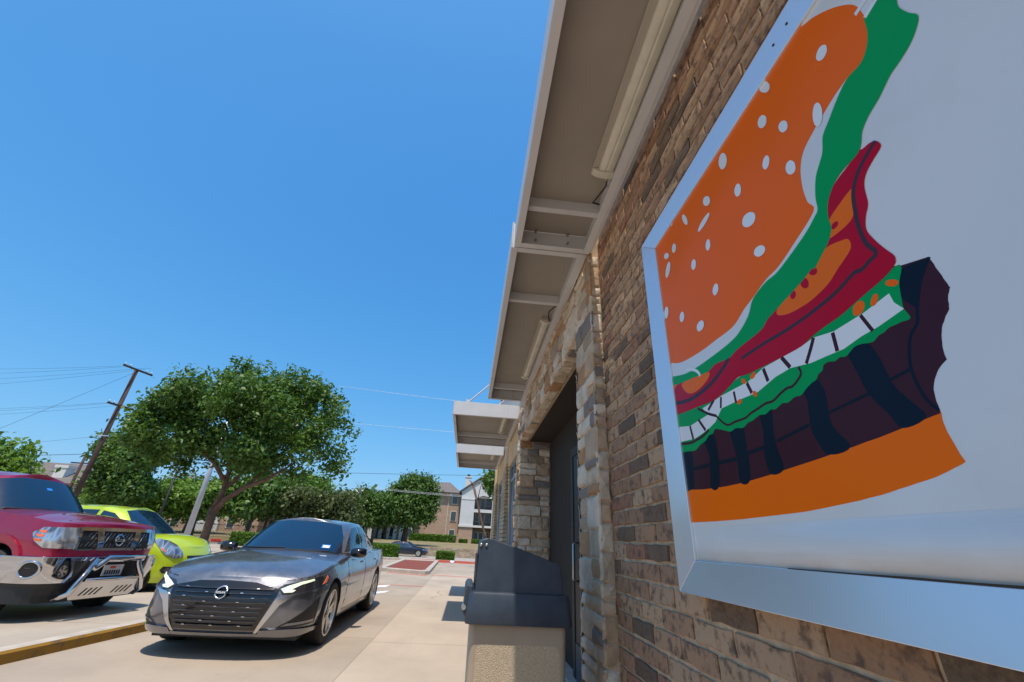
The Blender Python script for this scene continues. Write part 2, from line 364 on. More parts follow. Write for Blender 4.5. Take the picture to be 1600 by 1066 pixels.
# stone lintel over the doorway and the far stone pillar
ZL=2.74; Y2,Y3=6.74,7.2
b=MB(); b.box(PX+.012,1.3,Y1-.05,Y2+.05,ZL+.012,3.7); bp(b,'lintel_core','mortar')
b=MB(); ashlar(b,lambda a,c,d:(PX+.012-d,a,c),Y1-.03,Y2+.06,ZL,3.25,hs=(.09,.12,.17),ws=(.14,.36),d=(.012,.04)); 
ashlar(b,lambda a,c,d:(a,c,ZL+.012-d),PX-.004,PX+.13,Y1,Y2,hs=(.2,.26,.3),ws=(.11,.13),d=(.008,.014),rough=.003)
bp(b,'stone_lintel','stone')
b=MB(); b.box(PX+.012,1.3,Y2+.012,Y3-.012,-.05,3.7); bp(b,'pillar_core','mortar')
b=MB(); ashlar(b,lambda a,c,d:(PX+.012-d,a,c),Y2-.004,Y3,0,3.3,ws=(.14,.3)); ashlar(b,lambda a,c,d:(a,Y2+.012-d,c),PX-.004,1.24,0,ZL,ws=(.14,.34),d=(.012,.03)); ashlar(b,lambda a,c,d:(a,Y3-.012+d,c),PX-.004,.86,0,3.3,ws=(.1,.12),d=(.01,.02))
bp(b,'stone_pillar','stone')
# recess: brown soffit, back wall, door
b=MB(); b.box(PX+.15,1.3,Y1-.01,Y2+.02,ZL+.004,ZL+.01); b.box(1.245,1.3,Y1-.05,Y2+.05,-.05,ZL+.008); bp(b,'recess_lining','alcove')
d=MB(); d.box(1.20,1.24,3.9,5.0,.02,2.2); dr=bp(d,'door','door'); bev(dr,.006)
d=MB(); d.box(1.185,1.20,3.95,4.95,.05,.36); d.v=[(x-WX,y-4,z) for x,y,z in d.v]; k=d.build('kick_plate','bin_lid',None); k.parent=dr
d=MB(); d.tube([(1.20,4.85,.9),(1.15,4.85,.92),(1.15,4.85,1.25),(1.20,4.85,1.27)],.012,8); d.v=[(x-WX,y-4,z) for x,y,z in d.v]; k=d.build('handle','bolt',None,True); k.parent=dr
b=MB(); b.box(1.19,1.244,3.80,3.9,.0,2.3).box(1.19,1.244,5.0,5.1,.0,2.3).box(1.19,1.244,3.9,5.0,2.2,2.3); bp(b,'door_frame','darkmetal')
b=MB(); b.box(WX+.28,8,2.9,13.9,-.05,.06); b.box(PX+.1,1.3,Y1,Y2,-.05,.03); bp(b,'floor_slab','kerbc')
# bays with windows, light brick piers, stucco above
b=MB(); b.box(WX-.02,WX+.35,Y3-.03,13.55,2.76,3.72).box(WX+.02,WX+.35,Y3-.03,13.55,-.05,.14); bp(b,'stucco_band','stucco')
for (a0,a1) in ((9.42,10.45),(12.75,13.75)):
    b=MB(); b.box(PX+.05,1.15,a0+.015,a1-.015,-.05,3.3)
    zz=0
    while zz<2.75:
        b.box(PX+.0,PX+.06,a0+.02,a1-.02,zz+.006,zz+.072); b.box(PX+.0,1.15,a0,a0+.03,zz+.006,zz+.072); zz+=.0785
    bev(bp(b,'brick_pier','tanbrick'),.004,1)
b=MB(); b.box(PX-.01,PX+.05,13.45,13.85,-.05,3.3).box(PX-.01,8,13.75,13.87,-.05,5.6); bp(b,'corner_pier','stucco')
def glassm(name,c,rough=.02,t=None):
    m,nt,p=newmat(name); p.inputs['Base Color'].default_value=(*c,1); p.inputs['Roughness'].default_value=rough; p.inputs['Specular IOR Level'].default_value=.9; p.inputs['IOR'].default_value=1.6; return m
M['winglass']=glassm('window_glass',(.012,.02,.022)); 
for (a0,a1,n) in ((Y3+.0,9.42,3),(10.45,12.75,3)):
    f=MB(); 
    for z in (.14,2.40,2.70): f.box(.845,.90,a0,a1,z,z+.06)
    for k in range(n+1):
        y=a0+(a1-a0)*k/n; f.box(.842,.905,y-.03,y+.03,.14,2.76)
    wf=bev(bp(f,'window','alum'),.004,1)
    g=MB(); g.box(.872,.88,a0,a1,.16,2.74); g.v=[(x-WX,y-4,z) for x,y,z in g.v]; q=g.build('pane','winglass'); q.parent=wf
# upper wall, parapet and roof, plus the rest of the block
b=MB(); b.box(WX+.0,WX+.3,-6,13.75,3.7,5.6); bp(b,'upper_wall','greystucco')
b=MB(); b.box(WX-.05,WX+.34,-6.05,13.9,5.6,5.82); bp(b,'parapet_coping','redtrim')
b=MB(); b.box(WX+.3,12,-6,13.75,5.3,5.5).box(11.8,12,-6,13.75,-.05,5.5).box(WX,12,-6,-5.8,-.05,5.6).box(WX,WX+.3,-5.8,-3,-.05,3.7); bp(b,'roof','greystucco')
# ---------------------------------------------------------------- sign frame and burger banner
ART=[('orange','s',[(1588,2627),(1601,1972),(1505,1928),(1414,1892),(1274,1874),(1175,1871),(1072,1870),(1005,1895),(958,1907),(895,1926),(840,1932),(774,1955),(692,1991),(699,2029),(698,2080),(686,2131),(662,2168),(612,2193),(582,2203),(547,2214),(507,2220),(483,2215),(452,2214),(435,2246),(426,2288),(426,2323),(430,2366),(447,2405),(476,2448),(512,2488),(547,2515),(574,2557),(948,2573)]),
('bun','p',[(1651,1469),(1500,1447),(1313,1425),(1179,1421),(1015,1427),(885,1435),(781,1442),(672,1451),(601,1459),(601,1454),(603,1446),(604,1438),(604,1431),(604,1423),(603,1416),(602,1408),(601,1401),(600,1393),(599,1385),(597,1378),(596,1373),(596,1373),(603,1370),(614,1367),(626,1363),(637,1360),(648,1357),(658,1355),(670,1353),(684,1351),(700,1348),(720,1345),(741,1341),(762,1338),(784,1336),(806,1333),(830,1331),(854,1329),(879,1327),(905,1325),(933,1323),(965,1321),(1005,1320),(1053,1319),(1104,1318),(1155,1317),(1202,1316),(1245,1316),(1292,1316),(1347,1316),(1422,1317),(1517,1319),(1615,1322),(1690,1324)]),
('plum','p',[(584,1746),(568,1734),(518,1718),(518,1713),(517,1707),(516,1700),(516,1693),(515,1687),(514,1680),(513,1674),(513,1668),(512,1662),(511,1656),(511,1651),(510,1647),(510,1647),(512,1645),(514,1641),(517,1637),(519,1633),(521,1628),(522,1622),(524,1617),(525,1613),(525,1613),(527,1611),(530,1608),(534,1605),(537,1601),(540,1597),(544,1593),(547,1588),(549,1583),(552,1577),(554,1571),(556,1564),(558,1558),(559,1551),(560,1545),(560,1539),(560,1535),(560,1535),(564,1533),(568,1531),(573,1528),(578,1524),(582,1520),(586,1515),(590,1510),(593,1505),(596,1499),(598,1494),(599,1488),(600,1482),(601,1476),(601,1469),(601,1463),(601,1459),(603,1454),(615,1453),(632,1451),(653,1448),(675,1446),(699,1443),(726,1440),(755,1438),(783,1435),(809,1433),(835,1431),(861,1429),(888,1427),(918,1425),(950,1423),(983,1421),(1018,1418),(1057,1416),(1099,1414),(1142,1412),(1182,1411),(1220,1411),(1254,1411),(1286,1412),(1317,1413),(1341,1414),(1359,1415),(1380,1416),(1410,1418),(1462,1423),(1532,1429),(1605,1436),(1659,1442),(1638,1606),(1330,1630),(943,1636),(699,1660)]),
('navy','s',[(568,1726),(521,1715),(534,1698),(545,1686),(568,1647),(578,1656),(587,1678),(581,1702)]),
('navy','s',[(729,1638),(690,1632),(677,1620),(667,1587),(663,1548),(658,1521),(643,1491),(626,1455),(672,1446),(688,1476),(713,1524),(723,1577)]),
('navy','s',[(871,1596),(828,1603),(812,1564),(818,1518),(817,1484),(791,1436),(850,1432),(875,1475),(877,1511),(868,1558)]),
('navy','s',[(1039,1582),(991,1582),(1001,1523),(1002,1478),(996,1423),(1047,1418),(1056,1468),(1041,1526)]),
('navy','s',[(1187,1577),(1125,1569),(1122,1502),(1135,1415),(1182,1414),(1178,1483)]),
('navy','s',[(1345,1581),(1281,1579),(1270,1516),(1292,1417),(1342,1419),(1321,1509)]),
('navy','s',[(1577,1579),(1440,1557),(1439,1486),(1464,1425),(1614,1442)]),
('navy','l6',[(518,1717),(545,1686),(568,1644),(579,1616),(599,1598),(614,1564),(620,1531),(616,1487),(603,1460)]),
('navy','l12',[(1438,1490),(1172,1480)]),
('navy','l10',[(1134,1486),(1049,1487)]),
('navy','l8',[(997,1493),(879,1506)]),
('navy','l6',[(819,1517),(713,1526)]),
('navy','l6',[(662,1537),(620,1542)]),
('green','s',[(1654,1737),(1529,1713),(1344,1698),(1139,1704),(1049,1707),(902,1698),(799,1705),(711,1713),(611,1732),(572,1738),(566,1727),(580,1702),(588,1667),(590,1652),(586,1630),(603,1631),(613,1631),(628,1632),(640,1628),(652,1627),(665,1621),(676,1622),(692,1627),(710,1628),(733,1618),(749,1622),(763,1619),(779,1624),(794,1623),(802,1612),(815,1608),(826,1598),(839,1596),(859,1589),(881,1579),(902,1581),(927,1575),(948,1579),(975,1572),(993,1576),(1016,1570),(1041,1574),(1071,1568),(1095,1567),(1122,1559),(1155,1566),(1185,1563),(1222,1577),(1262,1590),(1281,1579),(1304,1579),(1329,1567),(1368,1560),(1406,1549),(1460,1556),(1522,1562),(1644,1585)]),
('white','p',[(1641,1691),(1522,1661),(1417,1639),(1343,1643),(1292,1646),(1316,1676),(1242,1679),(1196,1682),(1133,1681),(1058,1679),(985,1693),(904,1692),(841,1691),(799,1695),(743,1683),(664,1686),(604,1695),(602,1673),(590,1652),(645,1644),(687,1642),(734,1635),(774,1638),(826,1641),(890,1654),(947,1652),(1026,1637),(1107,1641),(1208,1643),(1255,1611),(1306,1598),(1395,1588),(1517,1601),(1657,1629)]),
('plum','l8',[(673,1685),(660,1641)]),
('plum','l10',[(747,1682),(750,1637)]),
('plum','l10',[(799,1695),(816,1673),(840,1645)]),
('plum','l12',[(911,1693),(891,1656)]),
('plum','l12',[(985,1691),(978,1651)]),
('plum','l12',[(1064,1678),(1052,1642)]),
('plum','l10',[(1131,1674),(1130,1638)]),
('plum','l10',[(1200,1679),(1212,1645)]),
('plum','l11',[(1241,1683),(1284,1660)]),
('plum','l12',[(1417,1639),(1407,1588)]),
('plum','l11',[(1354,1646),(1319,1599)]),
('plum','l12',[(1526,1627),(1521,1602)]),
('plum','l9',[(1348,1685),(1290,1650),(1242,1628)]),
('plum','l7',[(866,1647),(864,1627),(897,1609),(919,1610),(944,1605),(977,1595),(1007,1597),(1040,1593),(1076,1589),(1102,1583),(1151,1585),(1197,1587),(1243,1627)]),
('plum','l10',[(1299,1596),(1343,1585),(1379,1582),(1443,1582),(1591,1609)]),
('orange','p',[(580,1705),(582,1702),(586,1702),(591,1703),(596,1706),(600,1710),(603,1714),(603,1718),(601,1720),(597,1721),(592,1719),(587,1716),(582,1712),(580,1708)]),
('orange','p',[(630,1693),(634,1689),(638,1688),(642,1688),(644,1690),(645,1695),(643,1699),(639,1704),(635,1708),(630,1710),(627,1709),(625,1707),(624,1703),(626,1698)]),
('orange','p',[(664,1690),(671,1687),(677,1687),(683,1689),(686,1693),(686,1699),(683,1706),(678,1711),(671,1714),(664,1714),(659,1712),(656,1707),(656,1701),(659,1695)]),
('orange','p',[(1026,1682),(1032,1680),(1037,1680),(1042,1681),(1045,1684),(1045,1687),(1042,1691),(1037,1694),(1031,1695),(1025,1696),(1020,1694),(1018,1692),(1018,1689),(1021,1685)]),
('orange','p',[(1067,1687),(1066,1683),(1067,1680),(1070,1678),(1074,1678),(1078,1680),(1082,1683),(1084,1687),(1085,1692),(1084,1695),(1082,1697),(1078,1697),(1074,1695),(1070,1692)]),
('orange','p',[(1031,1635),(1031,1631),(1033,1628),(1036,1627),(1040,1627),(1043,1629),(1046,1633),(1048,1637),(1048,1641),(1046,1644),(1043,1645),(1039,1645),(1036,1643),(1033,1639)]),
('orange','p',[(1107,1630),(1112,1629),(1118,1629),(1122,1631),(1125,1634),(1125,1637),(1123,1640),(1119,1642),(1113,1643),(1108,1643),(1103,1641),(1101,1638),(1101,1635),(1103,1632)]),
('orange','p',[(1502,1678),(1504,1676),(1508,1674),(1514,1674),(1521,1676),(1526,1679),(1529,1682),(1530,1686),(1527,1689),(1523,1690),(1517,1690),(1510,1689),(1505,1686),(1502,1682)]),
('red','s',[(1621,1863),(1464,1828),(1349,1806),(1227,1805),(1094,1801),(993,1803),(917,1828),(833,1840),(774,1855),(735,1872),(701,1888),(676,1904),(667,1950),(649,1988),(616,2009),(569,2021),(551,2031),(539,2024),(524,2022),(512,2015),(506,1999),(510,1989),(532,1978),(553,1964),(566,1941),(573,1899),(587,1876),(596,1849),(590,1818),(579,1786),(568,1759),(570,1745),(570,1745),(583,1736),(613,1727),(658,1719),(713,1708),(765,1704),(801,1699),(841,1691),(904,1692),(984,1696),(1051,1700),(1098,1708),(1142,1697),(1203,1684),(1265,1682),(1347,1690),(1439,1698),(1530,1709),(1655,1732)]),
('orange2','s',[(592,1960),(593,1940),(608,1902),(631,1891),(677,1893),(664,1913),(663,1935),(630,1950)]),
('orange2','s',[(694,1878),(654,1867),(638,1857),(640,1835),(665,1820),(683,1812),(717,1794),(767,1784),(808,1784),(851,1790),(884,1805),(880,1822),(826,1835),(777,1846),(737,1866)]),
('orange2','s',[(1432,1808),(1333,1798),(1242,1782),(1257,1761),(1312,1748),(1366,1748),(1409,1767)]),
('orange2','p',[(1573,1855),(1467,1819),(1521,1800),(1586,1806)]),
('red','p',[(733,1841),(736,1837),(740,1836),(746,1837),(751,1841),(755,1846),(757,1852),(756,1857),(754,1861),(749,1862),(744,1861),(739,1857),(735,1852),(733,1846)]),
('red','p',[(765,1832),(766,1825),(769,1821),(774,1819),(779,1821),(784,1825),(788,1832),(789,1839),(788,1846),(785,1851),(780,1852),(775,1850),(770,1846),(766,1839)]),
('red','p',[(812,1821),(815,1818),(819,1817),(823,1817),(827,1820),(829,1824),(829,1829),(827,1834),(823,1837),(819,1839),(815,1838),(812,1835),(810,1831),(810,1826)]),
('red','p',[(652,1905),(657,1905),(661,1906),(664,1908),(666,1911),(665,1915),(662,1918),(658,1920),(653,1920),(649,1919),(646,1916),(645,1913),(646,1910),(648,1907)]),
('charcoal','l10',[(512,2014),(539,2001),(568,1981),(590,1951),(601,1910),(608,1867),(607,1821),(596,1788),(616,1780),(637,1774),(654,1778),(707,1763),(777,1755),(864,1752),(963,1756),(1066,1756)]),
('charcoal','l15',[(1121,1783),(1171,1760),(1264,1736),(1409,1733),(1594,1775)]),
('green','s',[(1587,1895),(1514,1869),(1409,1839),(1324,1829),(1221,1826),(1121,1827),(1057,1835),(996,1864),(960,1902),(897,1919),(844,1920),(740,1951),(694,1974),(680,1986),(674,2021),(655,2069),(621,2108),(604,2149),(579,2170),(541,2200),(508,2218),(473,2216),(452,2231),(435,2265),(427,2310),(414,2312),(383,2328),(361,2296),(370,2256),(373,2235),(367,2203),(358,2174),(369,2153),(389,2135),(417,2123),(438,2117),(472,2095),(502,2081),(525,2062),(537,2038),(549,2025),(569,2021),(598,2018),(624,2006),(649,1980),(662,1945),(664,1913),(683,1887),(708,1870),(738,1851),(744,1856),(777,1846),(821,1836),(877,1824),(922,1814),(954,1799),(1008,1794),(1071,1791),(1121,1783),(1199,1793),(1249,1786),(1351,1801),(1467,1819),(1598,1855)]),
('white','l11',[(1385,1850),(1334,1828),(1307,1807),(1299,1790)]),
('white','l12',[(438,2343),(401,2347)]),
('white','l11',[(426,2307),(380,2320)]),
('seed','p',[(524,2343),(531,2341),(538,2344),(543,2350),(546,2359),(546,2368),(542,2376),(536,2381),(529,2383),(522,2380),(517,2373),(514,2365),(515,2356),(518,2348)]),
('seed','p',[(688,2475),(692,2470),(699,2470),(707,2477),(714,2489),(720,2503),(722,2517),(721,2529),(717,2534),(710,2533),(702,2526),(694,2514),(689,2500),(686,2486)]),
('seed','p',[(736,2380),(742,2377),(750,2378),(757,2384),(763,2394),(765,2405),(764,2416),(760,2423),(753,2427),(745,2425),(738,2419),(733,2409),(730,2398),(732,2388)]),
('seed','p',[(680,2283),(685,2280),(692,2282),(698,2287),(703,2296),(705,2306),(705,2316),(702,2322),(696,2325),(689,2323),(683,2317),(678,2309),(676,2299),(677,2290)]),
('seed','p',[(925,2438),(932,2429),(942,2426),(951,2430),(959,2440),(964,2455),(965,2470),(961,2484),(954,2493),(944,2496),(934,2492),(926,2481),(922,2467),(921,2452)]),
('seed','p',[(768,2248),(774,2242),(781,2240),(787,2242),(791,2248),(793,2257),(792,2267),(788,2275),(782,2281),(775,2283),(769,2281),(765,2275),(763,2266),(764,2256)]),
('seed','p',[(697,2146),(702,2140),(709,2139),(715,2142),(721,2149),(725,2159),(726,2170),(723,2180),(718,2186),(711,2187),(704,2184),(699,2176),(695,2166),(695,2156)]),
('seed','p',[(1049,2521),(1053,2515),(1061,2515),(1070,2521),(1079,2531),(1086,2543),(1090,2555),(1089,2565),(1085,2571),(1077,2570),(1068,2565),(1059,2555),(1053,2542),(1049,2530)]),
('seed','p',[(897,2273),(902,2266),(909,2263),(916,2266),(922,2272),(925,2282),(926,2293),(923,2303),(917,2309),(910,2312),(903,2310),(897,2303),(894,2293),(894,2282)]),
('seed','p',[(1052,2378),(1058,2374),(1067,2375),(1076,2381),(1084,2390),(1090,2401),(1091,2412),(1088,2421),(1082,2425),(1073,2424),(1063,2418),(1055,2408),(1050,2397),(1049,2386)]),
('seed','p',[(1209,2440),(1208,2426),(1210,2418),(1215,2415),(1221,2419),(1229,2430),(1236,2444),(1240,2460),(1242,2474),(1240,2483),(1234,2486),(1227,2481),(1220,2470),(1213,2456)]),
('seed','p',[(1101,2320),(1120,2318),(1138,2318),(1150,2321),(1154,2327),(1149,2334),(1136,2341),(1118,2346),(1099,2348),(1082,2347),(1071,2343),(1067,2338),(1072,2331),(1084,2325)]),
('seed','p',[(881,2124),(893,2124),(906,2129),(917,2138),(925,2150),(926,2162),(922,2172),(913,2178),(900,2177),(887,2172),(876,2162),(869,2151),(868,2139),(872,2130)]),
('seed','p',[(879,2004),(889,2005),(899,2010),(906,2018),(911,2027),(910,2035),(905,2040),(897,2042),(886,2040),(876,2035),(869,2027),(865,2019),(866,2011),(871,2006)]),
('seed','p',[(1099,2216),(1104,2209),(1111,2206),(1118,2206),(1123,2211),(1126,2219),(1127,2229),(1124,2238),(1118,2245),(1112,2249),(1105,2248),(1100,2243),(1097,2235),(1097,2226)]),
('seed','p',[(1323,2381),(1328,2374),(1336,2371),(1343,2373),(1350,2379),(1355,2388),(1356,2398),(1354,2407),(1348,2414),(1341,2417),(1333,2415),(1326,2409),(1322,2400),(1320,2390)]),
('seed','p',[(1392,2389),(1399,2388),(1409,2391),(1418,2396),(1426,2404),(1430,2412),(1431,2420),(1426,2425),(1419,2426),(1409,2423),(1400,2417),(1392,2410),(1388,2401),(1388,2394)]),
('seed','p',[(1205,2208),(1210,2201),(1217,2197),(1225,2198),(1231,2203),(1235,2211),(1236,2221),(1233,2231),(1228,2238),(1220,2241),(1213,2240),(1207,2235),(1203,2227),(1202,2217)]),
('seed','p',[(1319,2517),(1321,2512),(1326,2510),(1330,2511),(1335,2515),(1338,2521),(1340,2528),(1339,2535),(1336,2541),(1332,2543),(1327,2542),(1323,2538),(1320,2532),(1318,2524)]),
('seed','p',[(585,2203),(591,2191),(597,2185),(604,2185),(609,2191),(611,2203),(610,2218),(606,2233),(600,2245),(593,2252),(587,2251),(582,2244),(580,2232),(581,2217)]),
('seed','p',[(1397,2321),(1408,2310),(1420,2304),(1431,2304),(1438,2310),(1441,2321),(1437,2335),(1429,2348),(1418,2359),(1406,2365),(1395,2365),(1388,2359),(1386,2348),(1389,2335)]),
('seed','p',[(1105,2029),(1112,2023),(1120,2020),(1128,2021),(1134,2026),(1137,2034),(1137,2043),(1133,2051),(1127,2057),(1118,2060),(1111,2059),(1105,2054),(1101,2046),(1102,2037)]),
('seed','p',[(1460,2143),(1466,2133),(1475,2128),(1484,2128),(1492,2132),(1496,2141),(1497,2153),(1494,2164),(1487,2173),(1478,2179),(1469,2179),(1461,2174),(1457,2165),(1456,2154)]),
('seed','p',[(1341,2055),(1347,2048),(1354,2044),(1363,2044),(1370,2049),(1375,2056),(1376,2066),(1374,2075),(1368,2082),(1360,2086),(1352,2086),(1345,2081),(1340,2073),(1339,2064)]),
('seed','p',[(1226,1950),(1236,1945),(1247,1945),(1258,1948),(1266,1954),(1269,1962),(1268,1971),(1262,1978),(1252,1982),(1241,1982),(1230,1979),(1223,1973),(1219,1965),(1221,1956)])]
sg=thing('framed_sign','metal-framed white banner printed with a huge burger, on the brick wall','sign',(.8,.2,1.85))
def sgp(b,name,mats,par=None,**k):
    b.v=[(x-.8,y-.2,z-1.85) for x,y,z in b.v]; return b.build(name,mats,par or sg,**k)
FY0,FY1,FZ0,FZ1=-1.6,1.597,1.101,2.605; IY0,IY1,IZ0,IZ1=-1.49,1.494,1.200,2.516
def rail(name,p):
    # p: outer a, outer b, inner b, inner a (y,z)
    b=MB(); xo,xi,xb=.752,.770,.826
    oa,ob,ib,ia=p
    fr=[(xo,*oa),(xo,*ob),(xi,*ib),(xi,*ia)]; bk=[(xb,*oa),(xb,*ob),(xb,*ib),(xb,*ia)]
    i=0; b.v=fr+bk; b.f=[(0,1,2,3),(4,7,6,5),(0,4,5,1),(3,2,6,7),(1,5,6,2),(0,3,7,4)]; b.m=[0]*6
    bev(sgp(b,name,'frame'),.0015,2,20)
g=.0007
rail('rail',((FY0,FZ0),(FY1,FZ0),(IY1,IZ0),(IY0,IZ0)))
rail('rail',((FY0,FZ1),(FY1,FZ1),(IY1,IZ1),(IY0,IZ1)))
rail('rail',((FY1,FZ0+g),(FY1,FZ1-g),(IY1,IZ1-g),(IY1,IZ0+g)))
rail('rail',((FY0,FZ0+g),(FY0,FZ1-g),(IY0,IZ1-g),(IY0,IZ0+g)))
for y,z in ((.62,2.560),(.565,2.560)): 
    b=MB(); b.tube([(.7625,y,z),(.7595,y,z)],.004,8); sgp(b,'screw','black')
XP=.778
bmats=['v_back','v_orange','v_orange2','v_bun','v_green','v_red','v_plum','v_navy','v_charcoal','v_white','v_seed']
def crom(pts,n=5):
    out=[];L=len(pts)
    for i in range(L):
        p0,p1,p2,p3=[Vector(pts[(i+k)%L]) for k in (-1,0,1,2)]
        for j in range(n):
            t=j/n; out.append(tuple(.5*((2*p1)+(p2-p0)*t+(2*p0-5*p1+4*p2-p3)*t*t+(3*p1-p0-3*p2+p3)*t**3)))
    return out
def croml(pts,n=5):
    P=[pts[0]]+list(pts)+[pts[-1]]; out=[]
    for i in range(len(pts)-1):
        p0,p1,p2,p3=[Vector(P[i+k]) for k in range(4)]
        for j in range(n):
            t=j/n; out.append(tuple(.5*((2*p1)+(p2-p0)*t+(2*p0-5*p1+4*p2-p3)*t*t+(3*p1-p0-3*p2+p3)*t**3)))
    return out+[pts[-1]]
def clip(poly,ax,v,sgn):
    out=[]
    for i in range(len(poly)):
        a=poly[i];c=poly[(i+1)%len(poly)]; ia=(a[ax]-v)*sgn<=0; ic=(c[ax]-v)*sgn<=0
        if ia: out.append(a)
        if ia!=ic:
            t=(v-a[ax])/(c[ax]-a[ax]); out.append((a[0]+(c[0]-a[0])*t,a[1]+(c[1]-a[1])*t))
    return out
b=MB(); b.box(XP,XP+.01,IY0-.004,IY1+.004,1.302,IZ1+.004,0)
nz=14; i=len(b.v)   # slack hem of the vinyl rolling out above the bottom rail
for k in range(nz+1):
    t=k/nz; z=IZ0-.003+(1.3019-IZ0+.003)*t
    for j in range(25):
        y=IY0+(IY1-IY0)*j/24; a=1+.35*math.sin(y*3.1+1)+.15*math.sin(y*9)
        b.v.append((XP-.012*a*math.sin(math.pi*t)**1.3*min(1,(24-j)/2),y,z))
for k in range(nz):
    for j in range(24): b.f.append((i+k*25+j,i+k*25+j+1,i+(k+1)*25+j+1,i+(k+1)*25+j)[::-1]); b.m.append(0)
lay=0
for mat,kind,pts in ART:
    pts=[(a/1000,c/1000) for a,c in pts]
    if kind=='s': pts=crom(pts)
    elif kind[0]=='l':
        wd=float(kind[1:])/2000; q=croml(pts,4) if len(pts)>2 else pts; Lf=[];Rt=[]
        for i,p in enumerate(q):
            d=(Vector(q[min(i+1,len(q)-1)])-Vector(q[max(i-1,0)])).normalized(); n=Vector((-d.y,d.x))*wd
            Lf.append((p[0]+n.x,p[1]+n.y)); Rt.append((p[0]-n.x,p[1]-n.y))
        pts=Lf+Rt[::-1]
    for ax,v,s in ((0,IY1+.003,1),(0,IY0,-1),(1,IZ1+.003,1),(1,IZ0,-1)): 
        if pts: pts=clip(pts,ax,v,s)
    if len(pts)<3: continue
    lay+=1; x=XP-.00002*lay-.0002; mi=bmats.index('v_'+mat)
    i=len(b.v); b.v+=[(x,p[0],p[1]) for p in pts]
    for t in tessellate_polygon([[Vector((p[0],p[1],0)) for p in pts]]):
        a,c,d=[pts[k] for k in t]
        cr=(c[0]-a[0])*(d[1]-a[1])-(c[1]-a[1])*(d[0]-a[0])
        t=t if cr<0 else t[::-1]
        b.f.append(tuple(i+k for k in t)); b.m.append(mi)
sgp(b,'banner',bmats,fix=False)
b=MB(); n=24; i=0; g=random.Random(9)   # black strip standing in for the shade between hem and bottom rail
for k in range(n+1):
    y=1.05-2.4*k/n; h_=.0012+.0045*min(1,k/10)*(.6+.8*g.random()); b.v+=[(.7695,y,1.1995),(.7690,y,1.2005+h_)]
for k in range(n): b.f.append((2*k,2*k+1,2*k+3,2*k+2)); b.m.append(0)
sgp(b,'hem_gap_shade','black')
# ---------------------------------------------------------------- awnings
def awning(label,y0,y1,xo,ztop=3.50,zb=3.25,xi=PX,rods=(),beams=()):
    t=thing('steel_awning',label,'awning',(xo,y0,zb),0,'steel awnings along the restaurant wall')
    def ap(b,name,mats,**k):
        b.v=[(x-xo,y-y0,z-zb) for x,y,z in b.v]; return b.build(name,mats,t,**k)
    fl=.05
    b=MB(); b.box(xo,xo+.008,y0,y1,zb+.006,ztop).box(xo,xo+fl,y0,y1,zb,zb+.006).box(xo,xo+fl,y0,y1,ztop-.006+.002,ztop+.002); bev(ap(b,'fascia','steel'),.002,1)
    for (a,s) in ((y0,1),(y1,-1)):
        b=MB(); ya,yb=sorted((a+s*.001,a+s*.009)); yc,yd=sorted((a+s*.0,a+s*fl))
        b.box(xo+.009,xi,ya,yb,zb+.006,ztop-.007).box(xo+fl+.001,xi-fl-.001,yc,yd,zb+.0005,zb+.0065)
        bev(ap(b,'end_channel','steel'),.002,1)
    b=MB(); b.box(xi-fl,xi,y0+.001,y1-.001,zb+.001,zb+.007).box(xi-.02,xi-.0125,y0+.01,y1-.01,zb+.0075,ztop-.01).box(xi-.0122,xi+.02,y0+.01,y1-.01,zb+.008,ztop-.02); ap(b,'wall_channel','steel')
    b=MB(); b.box(xo+.01,xi-.021,y0+.012,y1-.012,ztop-.09,ztop-.08)
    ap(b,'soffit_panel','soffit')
    for y in beams:
        b=MB(); b.box(xo+.0095,xi-.0215,y,y+.006,zb+.075,ztop-.091).box(xo+.0095,xi-.0215,y+.0065,y+.045,zb+.075,zb+.081); ap(b,'cross_beam','steel')
    for (yb_,xx) in rods:
        b=MB(); b.tube([(xx,yb_,ztop+.0),(WX,yb_,ztop+(WX-xx)*1.02)],.014,8); b.box(xx-.03,xx+.03,yb_-.006,yb_+.006,ztop+.002,ztop+.07); ap(b,'tie_rod','steel')
    for y,s in ((y1,-1),(y0,1)):
        for x in (xo+.16,xi-.17):
            for z in (zb+.07,zb+.15):
                b=MB(); ya=y+s*.0095; b.tube([(x,ya,z),(x,ya+s*.012,z),(x,ya+s*.0121,z),(x,ya+s*.03,z)],[.011,.011,.006,.006],6); ap(b,'bolt','bolt')
    return t
awning('steel awning nearest the camera, above the brick wall and the burger banner',-2.2,2.49,.165,beams=(-1.2,.2,2.13))
awning('steel awning above the recessed doorway between the two stone pillars',2.50,6.25,.145,xi=PX-.03,beams=(3.36,5.9))
awning('steel awning with sunlit white end and tie rods, beyond the doorway',7.25,9.75,-.44,rods=((7.35,-.2),(9.6,-.2)),beams=(9.2,))
awning('farthest and smallest steel awning, above the last window',10.8,13.2,-.46,rods=((10.9,-.2),),beams=(12.7,))
